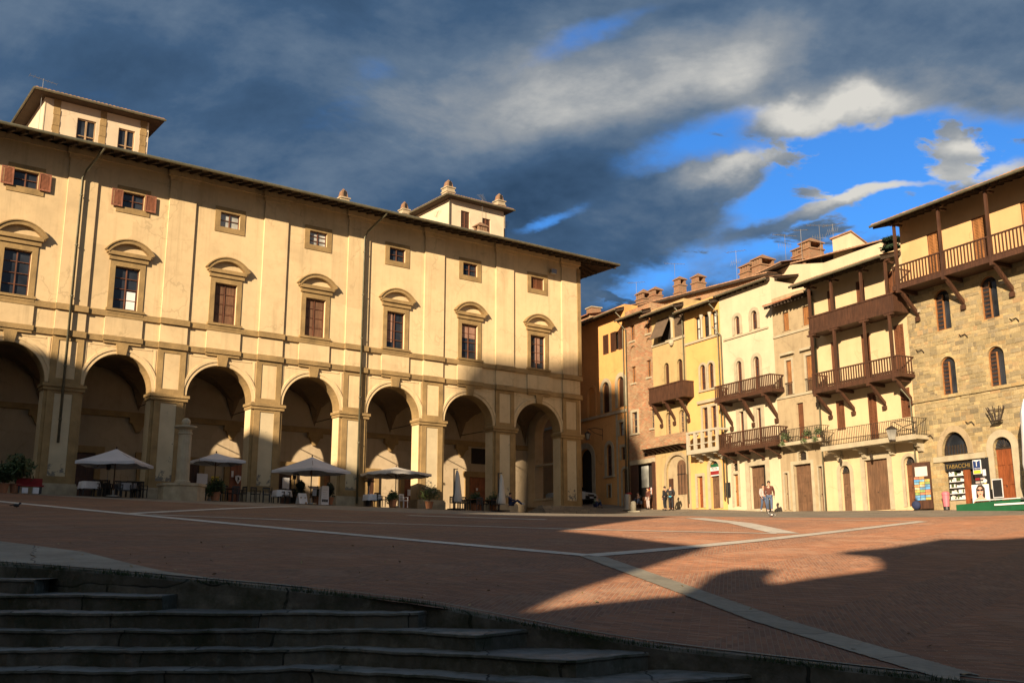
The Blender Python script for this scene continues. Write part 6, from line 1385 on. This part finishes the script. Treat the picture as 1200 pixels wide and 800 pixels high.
# ================================================================== people: one skinned body each, clothes as children
def skin_mesh(name, verts, edges, radii, mat, parent, sub=2, root=0, off=(0, 0, 0)):
    me = bpy.data.meshes.new(name); me.from_pydata([tuple(v) for v in verts], edges, []); o = bpy.data.objects.new(name, me); COL.objects.link(o)
    sk = o.modifiers.new('skin', 'SKIN'); sk.use_smooth_shade = True
    for i, v in enumerate(me.skin_vertices[0].data): v.radius = radii[i] if isinstance(radii[i], tuple) else (radii[i], radii[i]); v.use_root = (i == root)
    s = o.modifiers.new('sub', 'SUBSURF'); s.levels = sub; s.render_levels = sub
    dg = bpy.context.evaluated_depsgraph_get(); nm = bpy.data.meshes.new_from_object(o.evaluated_get(dg)); bpy.data.objects.remove(o); bpy.data.meshes.remove(me)
    nm.materials.clear(); nm.materials.append(M[mat]); nm.polygons.foreach_set('use_smooth', [True]*len(nm.polygons))
    q = bpy.data.objects.new(name, nm); COL.objects.link(q); q.parent = parent; return q
def person(label, pos, rz, pose, top='brownj', legs='jeans', shoes='shoe', hair='hair', h=1.76, group=None, extra=None):
    """pose: joints in metres for a 1.76 m figure facing -y"""
    s = h/1.76; J = {k: Vector(v)*s for k, v in pose.items()}; rt = thing('person', label, 'person', tuple(pos), rz, group)
    order = ['pelvis', 'spine', 'chest', 'neck', 'head0', 'head1', 'shL', 'elL', 'wrL', 'shR', 'elR', 'wrR', 'hipL', 'knL', 'anL', 'toL', 'hipR', 'knR', 'anR', 'toR']
    rad = dict(pelvis=(.15, .11), spine=(.135, .10), chest=(.16, .11), neck=(.052, .055), head0=(.075, .09), head1=(.07, .085), shL=.06, elL=.042, wrL=.028, shR=.06, elR=.042, wrR=.028, hipL=.085, knL=.058, anL=.04, toL=.035, hipR=.085, knR=.058, anR=.04, toR=.035)
    ed = [('pelvis', 'spine'), ('spine', 'chest'), ('chest', 'neck'), ('neck', 'head0'), ('head0', 'head1'), ('chest', 'shL'), ('shL', 'elL'), ('elL', 'wrL'), ('chest', 'shR'), ('shR', 'elR'), ('elR', 'wrR'), ('pelvis', 'hipL'), ('hipL', 'knL'), ('knL', 'anL'), ('anL', 'toL'), ('pelvis', 'hipR'), ('hipR', 'knR'), ('knR', 'anR'), ('anR', 'toR')]
    vs = [J[k] for k in order]; es = [(order.index(a), order.index(b)) for a, b in ed]; rs = [tuple(x*s for x in rad[k]) if isinstance(rad[k], tuple) else rad[k]*s for k in order]
    # hands: palm, four fingers and a thumb on each wrist
    for S in 'LR':
        w = order.index('wr'+S); d = (J['wr'+S]-J['el'+S]).normalized(); sd = d.cross(Vector((0, 1, 0))); sd = sd.normalized() if sd.length > .1 else Vector((1, 0, 0)); fw = Vector((0, -1, 0))
        pm = len(vs); vs.append(J['wr'+S]+d*.07*s); rs.append(.026*s); es.append((w, pm))
        for k, L in enumerate((.075, .088, .082, .062)):
            i = len(vs); o_ = fw*(.027-.018*k)*s; vs += [vs[pm]+d*.035*s+o_, vs[pm]+d*(.035+L)*s+o_*1.3+fw.cross(d)*.012*s]; rs += [.0095*s, .0075*s]; es += [(pm, i), (i, i+1)]
        i = len(vs); vs += [J['wr'+S]+d*.05*s+fw*.04*s, J['wr'+S]+d*.09*s+fw*.06*s]; rs += [.011*s, .009*s]; es += [(pm, i), (i, i+1)]
    body = skin_mesh('body', vs, es, rs, 'skin', rt)
    hd = (J['head0']+J['head1'])/2; up = (J['head1']-J['neck']).normalized()
    f = MB(); fy = hd+Vector((0, -.088*s, -.01*s)); f.blob(fy+Vector((0, -.012*s, -.005*s)), .017*s, 2, .8, 1.1, 1.6)
    for sx in (-1, 1): f.blob(hd+Vector((sx*.085*s, .005*s, -.005*s)), .025*s, 2, .5, .8, 1.3)
    f.build('face_features', 'skin', rt, smooth=True)
    e = MB()
    for sx in (-1, 1): e.blob(hd+Vector((sx*.032*s, -.083*s, .018*s)), .011*s, 1)
    e.build('eyes', 'black_p', rt); MB().blob(fy+Vector((0, .002*s, -.045*s)), .02*s, 1, 1.2, .5, .35).build('mouth', 'pink', rt)
    if hair:
        hm = MB(); hm.blob(hd+Vector((0, .014*s, .035*s)), .102*s, 3, .92, 1.0, .98)
        hm.v = [v if not (v[1] < hd.y-.055*s and v[2] < hd.z+.06*s) else (v[0], hd.y-.05*s, max(v[2], hd.z+.02*s)) for v in hm.v]; hm.build('hair', hair, rt, smooth=True)
    t = ['pelvis', 'spine', 'chest', 'shL', 'elL', 'wrL', 'shR', 'elR', 'wrR', 'collar']; tv = [J[k] for k in t[:-1]]+[J['chest'].lerp(J['neck'], .72)]
    tv[0] = J['pelvis'].lerp(J['spine'], -.15); tv[5] = J['elL'].lerp(J['wrL'], .93); tv[8] = J['elR'].lerp(J['wrR'], .93)
    skin_mesh('jacket', tv, [(0, 1), (1, 2), (2, 3), (3, 4), (4, 5), (2, 6), (6, 7), (7, 8), (2, 9)], [(.185*s, .145*s), (.17*s, .13*s), (.185*s, .135*s), .082*s, .062*s, .048*s, .082*s, .062*s, .048*s, .075*s], top, rt)
    t = ['pelvis', 'hipL', 'knL', 'anL', 'hipR', 'knR', 'anR']; tv = [J[k] for k in t]; tv[3] = J['knL'].lerp(J['anL'], .93); tv[6] = J['knR'].lerp(J['anR'], .93)
    skin_mesh('trousers', tv, [(0, 1), (1, 2), (2, 3), (0, 4), (4, 5), (5, 6)], [(.165*s, .125*s), .105*s, .078*s, .06*s, .105*s, .078*s, .06*s], legs, rt)
    for S in 'LR':
        a, b_ = J['an'+S], J['to'+S]; m = MB(); m.blob((0, 0, 0), 1, 2, .055*s, .14*s, .055*s); o = m.build('shoe', shoes, rt, smooth=True); c = a.lerp(b_, .5)-Vector((0, 0, .012*s)); o.location = c
        dd = (b_-a); o.rotation_euler = (0, 0, math.atan2(dd.x, -dd.y) if abs(dd.y)+abs(dd.x) > .02 else 0)
    return rt
STAND = dict(pelvis=(0, 0, .95), spine=(0, 0, 1.12), chest=(0, .01, 1.34), neck=(0, .0, 1.50), head0=(0, -.015, 1.60), head1=(0, -.01, 1.69), shL=(.19, .01, 1.41), elL=(.25, .03, 1.13), wrL=(.25, -.06, .89), shR=(-.19, .01, 1.41), elR=(-.25, .03, 1.13), wrR=(-.25, -.06, .89), hipL=(.10, 0, .89), knL=(.11, -.02, .49), anL=(.11, .03, .08), toL=(.13, -.12, .04), hipR=(-.10, 0, .89), knR=(-.11, -.02, .49), anR=(-.11, .03, .08), toR=(-.13, -.12, .04))
WALK = dict(STAND, knL=(.11, -.16, .52), anL=(.11, -.26, .10), toL=(.12, -.41, .07), knR=(-.10, .03, .49), anR=(-.10, .24, .12), toR=(-.11, .11, .05), elL=(.27, .12, 1.14), wrL=(.27, .1, .90), elR=(-.26, -.05, 1.13), wrR=(-.24, -.2, .93))
POCKET = dict(STAND, elL=(.30, .08, 1.14), wrL=(.19, -.08, .97), elR=(-.30, .08, 1.14), wrR=(-.19, -.08, .97))
SIT = dict(pelvis=(0, .12, .12), spine=(0, .10, .29), chest=(0, .02, .50), neck=(0, -.05, .65), head0=(0, -.10, .74), head1=(0, -.11, .83), shL=(.19, .0, .57), elL=(.24, -.17, .38), wrL=(.12, -.36, .38), shR=(-.19, .0, .57), elR=(-.24, -.17, .38), wrR=(-.1, -.38, .40), hipL=(.1, .08, .11), knL=(.15, -.34, .36), anL=(.13, -.52, -.05), toL=(.14, -.67, -.1), hipR=(-.1, .08, .11), knR=(-.16, -.32, .35), anR=(-.14, -.46, -.05), toR=(-.16, -.61, -.1))
LOUNGE = dict(SIT, spine=(0, .18, .28), chest=(0, .24, .49), neck=(0, .23, .65), head0=(0, .19, .75), head1=(0, .19, .84), shL=(.19, .24, .56), elL=(.3, .4, .34), wrL=(.3, .42, .1), shR=(-.19, .24, .56), elR=(-.26, .02, .38), wrR=(-.16, -.26, .37), knL=(.14, -.3, .40), anL=(.12, -.62, .12), toL=(.12, -.74, .2), knR=(-.13, -.36, .34), anR=(-.12, -.78, .05), toR=(-.13, -.9, .14))
def facecam(p): return math.atan2(p.x, -p.y)*0
def front(x, y, dep):
    a, _ = rpx(x, y, RQ+dep); q = rw(a, dep, 0); return Vector((q.x, q.y, g1(q.x, q.y)))
p = front(902.5, 600, -2.6); print('man', p, math.hypot(p.x, p.y)); person('man in a brown jacket and jeans walking out from the dark open doorway', p, -.25, WALK, 'brownj', 'jeans', 'shoe', h=1.82)
p = front(895.5, 598, -1.9); person('person in a grey top and jeans beside the man in the brown jacket', p, .25, WALK, 'greytop', 'jeans', 'shoe', h=1.66)
p = front(786.5, 597, -1.6); d_ = person('person in black with a bright blue hem seen from behind near the filled arch', p, 2.7, POCKET, 'blackc', 'blackc', 'black_p', h=1.74)
b = MB(); b.lathe([(.17, .90), (.175, .96)], n=16); b.build('hem', 'cyan', d_)
p = front(779.5, 596, -1.5); person('slimmer person in black at the left of the blue-hemmed figure', p, -2.3, STAND, 'blackc', 'blackc', 'black_p', h=1.66)
def onstep(x, y, dist):
    r = ray(x, y); k = dist/r.y; return r*k
p = onstep(699.5, 593.5, 79.5); person('bald person in a sage top and jeans sitting on the corner steps', p, .35, SIT, 'sage', 'navy', 'black_p', hair=None, h=1.76)
MB().lathe([(.22, 0), (.22, .1)], p.x, p.y+.12, p.z-.1, 10) if False else None
u_, _ = ppx(601, 592, 57.4); q = PD*u_+PN*57.4; p = Vector((q.x, q.y, ray(601, 592).z*57.4/ray(601, 592).dot(PN))); person('person in dark blue reclining on the ground left of the last arch', p, R(70), LOUNGE, 'navy', 'navy', 'shoe', hair='hair', h=1.7)
p = rw(-64.55, -.5, 0); p.z = g1(p.x, p.y)+.36; st_ = thing('stool', 'wooden stool in front of the dark shop under the jetty', 'stool', (p.x, p.y, p.z-.36), R_ROT); MB().box(-.2, .2, -.2, .2, .32, .37).build('seat', 'wood_d', st_)
for sx in (-.16, .13):
    for sy in (-.16, .13): MB().box(sx, sx+.03, sy, sy+.03, 0, .32).build('leg', 'wood_d', st_)
person('dark-clothed person in jeans sitting outside the dark shop under the jetty', p, R_ROT+.5, SIT, 'blackc', 'jeans', 'black_p', h=1.72)
p = rw(-63.45, -.4, 0); p.z = g1(p.x, p.y); person('standing person with pale trousers at the right side of the dark shop', p, R_ROT, STAND, 'brownj', 'greytop', 'black_p', h=1.6)
# ================================================================== LIGHT AND SKY
SUN_AZ, SUN_EL = 202.0, 18.0         # compass-style bearing from +Y toward +X, where the sun stands
EXPO = .88
sd = bpy.data.lights.new('sun', 'SUN'); sd.energy = 5.0; sd.angle = R(.53); sd.color = (1, .79, .54)
so = bpy.data.objects.new('sun', sd); COL.objects.link(so)
tr_ = Vector((-math.sin(R(SUN_AZ))*math.cos(R(SUN_EL)), -math.cos(R(SUN_AZ))*math.cos(R(SUN_EL)), -math.sin(R(SUN_EL))))
so.rotation_euler = tr_.to_track_quat('-Z', 'Y').to_euler(); so.location = (-30, -60, 60)
wd = bpy.data.worlds.new('World'); scene.world = wd; wd.use_nodes = True; nt = wd.node_tree
bg = nt.nodes['Background']; STR = .08; bg.inputs['Strength'].default_value = STR
sky = N(nt, 'ShaderNodeTexSky', sky_type='NISHITA'); sky.sun_disc = False; sky.sun_elevation = R(SUN_EL); sky.sun_rotation = R(SUN_AZ); sky.altitude = 300; sky.air_density = 1.0; sky.dust_density = .6; sky.ozone_density = 2.5
gain = 1/(STR*2**EXPO)
def disp(c, k=1.0): return tuple(v*gain*k for v in c)
tc = N(nt, 'ShaderNodeTexCoord').outputs['Generated']
sp = N(nt, 'ShaderNodeSeparateXYZ'); nt.links.new(tc, sp.inputs[0])
X, Y, Z = sp.outputs
def node1(op, *a): return math_(nt, op, *a)
def sub5(v, k): return node1('MULTIPLY', node1('SUBTRACT', v, .5), k)
# cloud-deck coordinates (clouds lie on a layer overhead, so they compress toward the horizon)
zz2 = node1('ADD', node1('MAXIMUM', Z, 0.0), .34)
cc = N(nt, 'ShaderNodeCombineXYZ'); nt.links.new(node1('DIVIDE', X, zz2), cc.inputs[0]); nt.links.new(node1('DIVIDE', Y, zz2), cc.inputs[1])
deck = cc.outputs[0]
def nz(scale, detail, rough, loc=(0, 0, 0), sc=(1, 1, 1), rot=0, dist=0):
    n = N(nt, 'ShaderNodeTexNoise'); n.inputs['Scale'].default_value = scale; n.inputs['Detail'].default_value = detail; n.inputs['Roughness'].default_value = rough; n.inputs['Distortion'].default_value = dist
    nt.links.new(mapping(nt, deck, sc, (0, 0, rot), loc), n.inputs['Vector']); return n
w1 = nz(3.0, 6, .6, (3, 1, 0))
BAND_ROT = R(-24)
f1 = nz(2.1, 12, .60, (1.7, 4.2, 0), (.9, 1.15, 1), BAND_ROT, .25)
g1_ = nz(4.2, 12, .60, (7.7, 2.2, 0), (.95, 1.1, 1), BAND_ROT, .3)
g2_ = nz(4.2, 12, .60, (7.7+.10, 2.2+.13, 0), (.95, 1.1, 1), BAND_ROT, .3)
f3 = nz(1.3, 9, .55, (5.5, 9.1, 0), (.7, 1.5, 1), BAND_ROT, .2)
p1_ = nz(7.5, 9, .6, (2.2, 6.6, 0), (.8, 1.3, 1), BAND_ROT, .4)
relief = node1('SUBTRACT', g1_.outputs['Fac'], g2_.outputs['Fac'])
ws = N(nt, 'ShaderNodeSeparateColor'); nt.links.new(w1.outputs['Color'], ws.inputs[0])
# bearing and elevation of the view direction, warped so that cloud edges are ragged
A = node1('ADD', node1('ARCTAN2', X, Y), sub5(ws.outputs[0], .13))
Ee = node1('ADD', node1('ARCSINE', Z), sub5(ws.outputs[1], .10))
def aim(px, py):
    r = ray(px, py).normalized(); return math.atan2(r.x, r.y), math.asin(r.z)
def blobs(lst, base):
    tot = base
    for (px, py, rx, ry, tilt, wgt) in lst:
        a0, e0 = aim(px, py); sa, se = rx/1230, ry/1230; ct, sn = math.cos(R(tilt)), math.sin(R(tilt))
        da = node1('MULTIPLY', node1('SUBTRACT', A, a0), math.cos(e0)); de = node1('SUBTRACT', Ee, e0)
        p = node1('DIVIDE', node1('ADD', node1('MULTIPLY', da, ct), node1('MULTIPLY', de, sn)), sa)
        q = node1('DIVIDE', node1('SUBTRACT', node1('MULTIPLY', de, ct), node1('MULTIPLY', da, sn)), se)
        g = node1('EXPONENT', node1('MULTIPLY', node1('ADD', node1('MULTIPLY', p, p), node1('MULTIPLY', q, q)), -1.0))
        tot = node1('ADD', node1('MULTIPLY', g, wgt), tot)
    return tot
HOLES = [(985, 190, 200, 62, 10, -1.35), (1120, 215, 120, 62, 0, -.9), (1000, 268, 150, 30, 8, -.75), (690, 28, 110, 18, 20, -.48), (650, 268, 55, 10, 10, -.55), (725, 335, 120, 22, 8, -.55), (860, 165, 90, 22, 10, -.4), (420, 85, 60, 30, 20, -.22)]
PUFFS = [(862, 212, 58, 20, 14, 1.15), (800, 235, 80, 26, 16, .6), (770, 275, 110, 22, 12, .5), (1012, 238, 58, 13, 16, 1.15), (925, 264, 80, 13, 14, .8), (1032, 128, 40, 17, 10, 1.05), (925, 152, 60, 13, 12, .95), (985, 142, 40, 9, 10, .5), (1120, 172, 30, 12, 0, .85), (1085, 220, 32, 10, 10, .8), (1163, 202, 45, 14, 8, .9), (1210, 50, 260, 80, 8, .6)]
cover = blobs(HOLES+PUFFS, .70)
dens = node1('ADD', cover, node1('ADD', sub5(f1.outputs['Fac'], 1.15), sub5(g1_.outputs['Fac'], 1.0)))
# small fair-weather puffs drifting across the gaps
puff = node1('MULTIPLY', node1('MAXIMUM', node1('SUBTRACT', p1_.outputs['Fac'], .53), 0.0), 7.5)
dens = node1('MAXIMUM', dens, node1('SUBTRACT', node1('ADD', puff, sub5(f1.outputs['Fac'], 1.2)), .12))
al = N(nt, 'ShaderNodeMapRange', interpolation_type='SMOOTHSTEP'); al.inputs['From Min'].default_value = -.04; al.inputs['From Max'].default_value = .50; nt.links.new(dens, al.inputs['Value'])
bright = blobs([(690, 110, 240, 62, 12, .44), (860, 80, 150, 45, 10, .34), (470, 150, 170, 60, 12, .10), (560, 55, 170, 50, 10, .14), (865, 200, 60, 17, 15, .55), (1014, 232, 62, 14, 12, .62), (1032, 120, 42, 18, 0, .6), (930, 146, 62, 15, 0, .55), (1120, 170, 30, 12, 0, .45), (1165, 198, 45, 14, 0, .45), (590, 250, 240, 70, 8, -.10), (760, 290, 150, 35, 10, -.08), (1150, 90, 140, 60, 0, .08), (120, 60, 200, 90, 0, -.03), (985, 190, 190, 65, 10, .32), (1120, 215, 100, 55, 0, .22)], .27)
bright = node1('ADD', bright, node1('ADD', sub5(f3.outputs['Fac'], .42), node1('ADD', sub5(f1.outputs['Fac'], .25), node1('MULTIPLY', relief, .85))))
edge = node1('SUBTRACT', 1.0, al.outputs[0])
bright = node1('ADD', bright, node1('MULTIPLY', edge, .16))
# glow added to the unseen sky round the low sun, lifting the ambient light
sv = N(nt, 'ShaderNodeVectorMath', operation='DOT_PRODUCT'); nt.links.new(tc, sv.inputs[0]); sv.inputs[1].default_value = (math.sin(R(SUN_AZ)), math.cos(R(SUN_AZ)), .15)
bright = node1('ADD', bright, node1('MULTIPLY', node1('MAXIMUM', node1('SUBTRACT', sv.outputs['Value'], .05), 0.0), .6))
cr = ramp(nt, bright, [(0, disp((.031, .068, .132))), (.25, disp((.056, .112, .205))), (.45, disp((.125, .185, .272))), (.68, disp((.29, .32, .355))), (1, disp((.70, .68, .63)))])
skb = mix(nt, 1.0, sky.outputs[0], (.33, .77, 1.27), 'MULTIPLY')
nt.links.new(mix(nt, al.outputs[0], skb, cr), bg.inputs['Color'])
vs_ = scene.view_settings; vs_.view_transform = 'Standard'; vs_.look = 'None'; vs_.exposure = EXPO; vs_.gamma = 1; vs_.use_curve_mapping = False
scene.render.engine = 'CYCLES'; scene.cycles.max_bounces = 6; scene.cycles.diffuse_bounces = 3
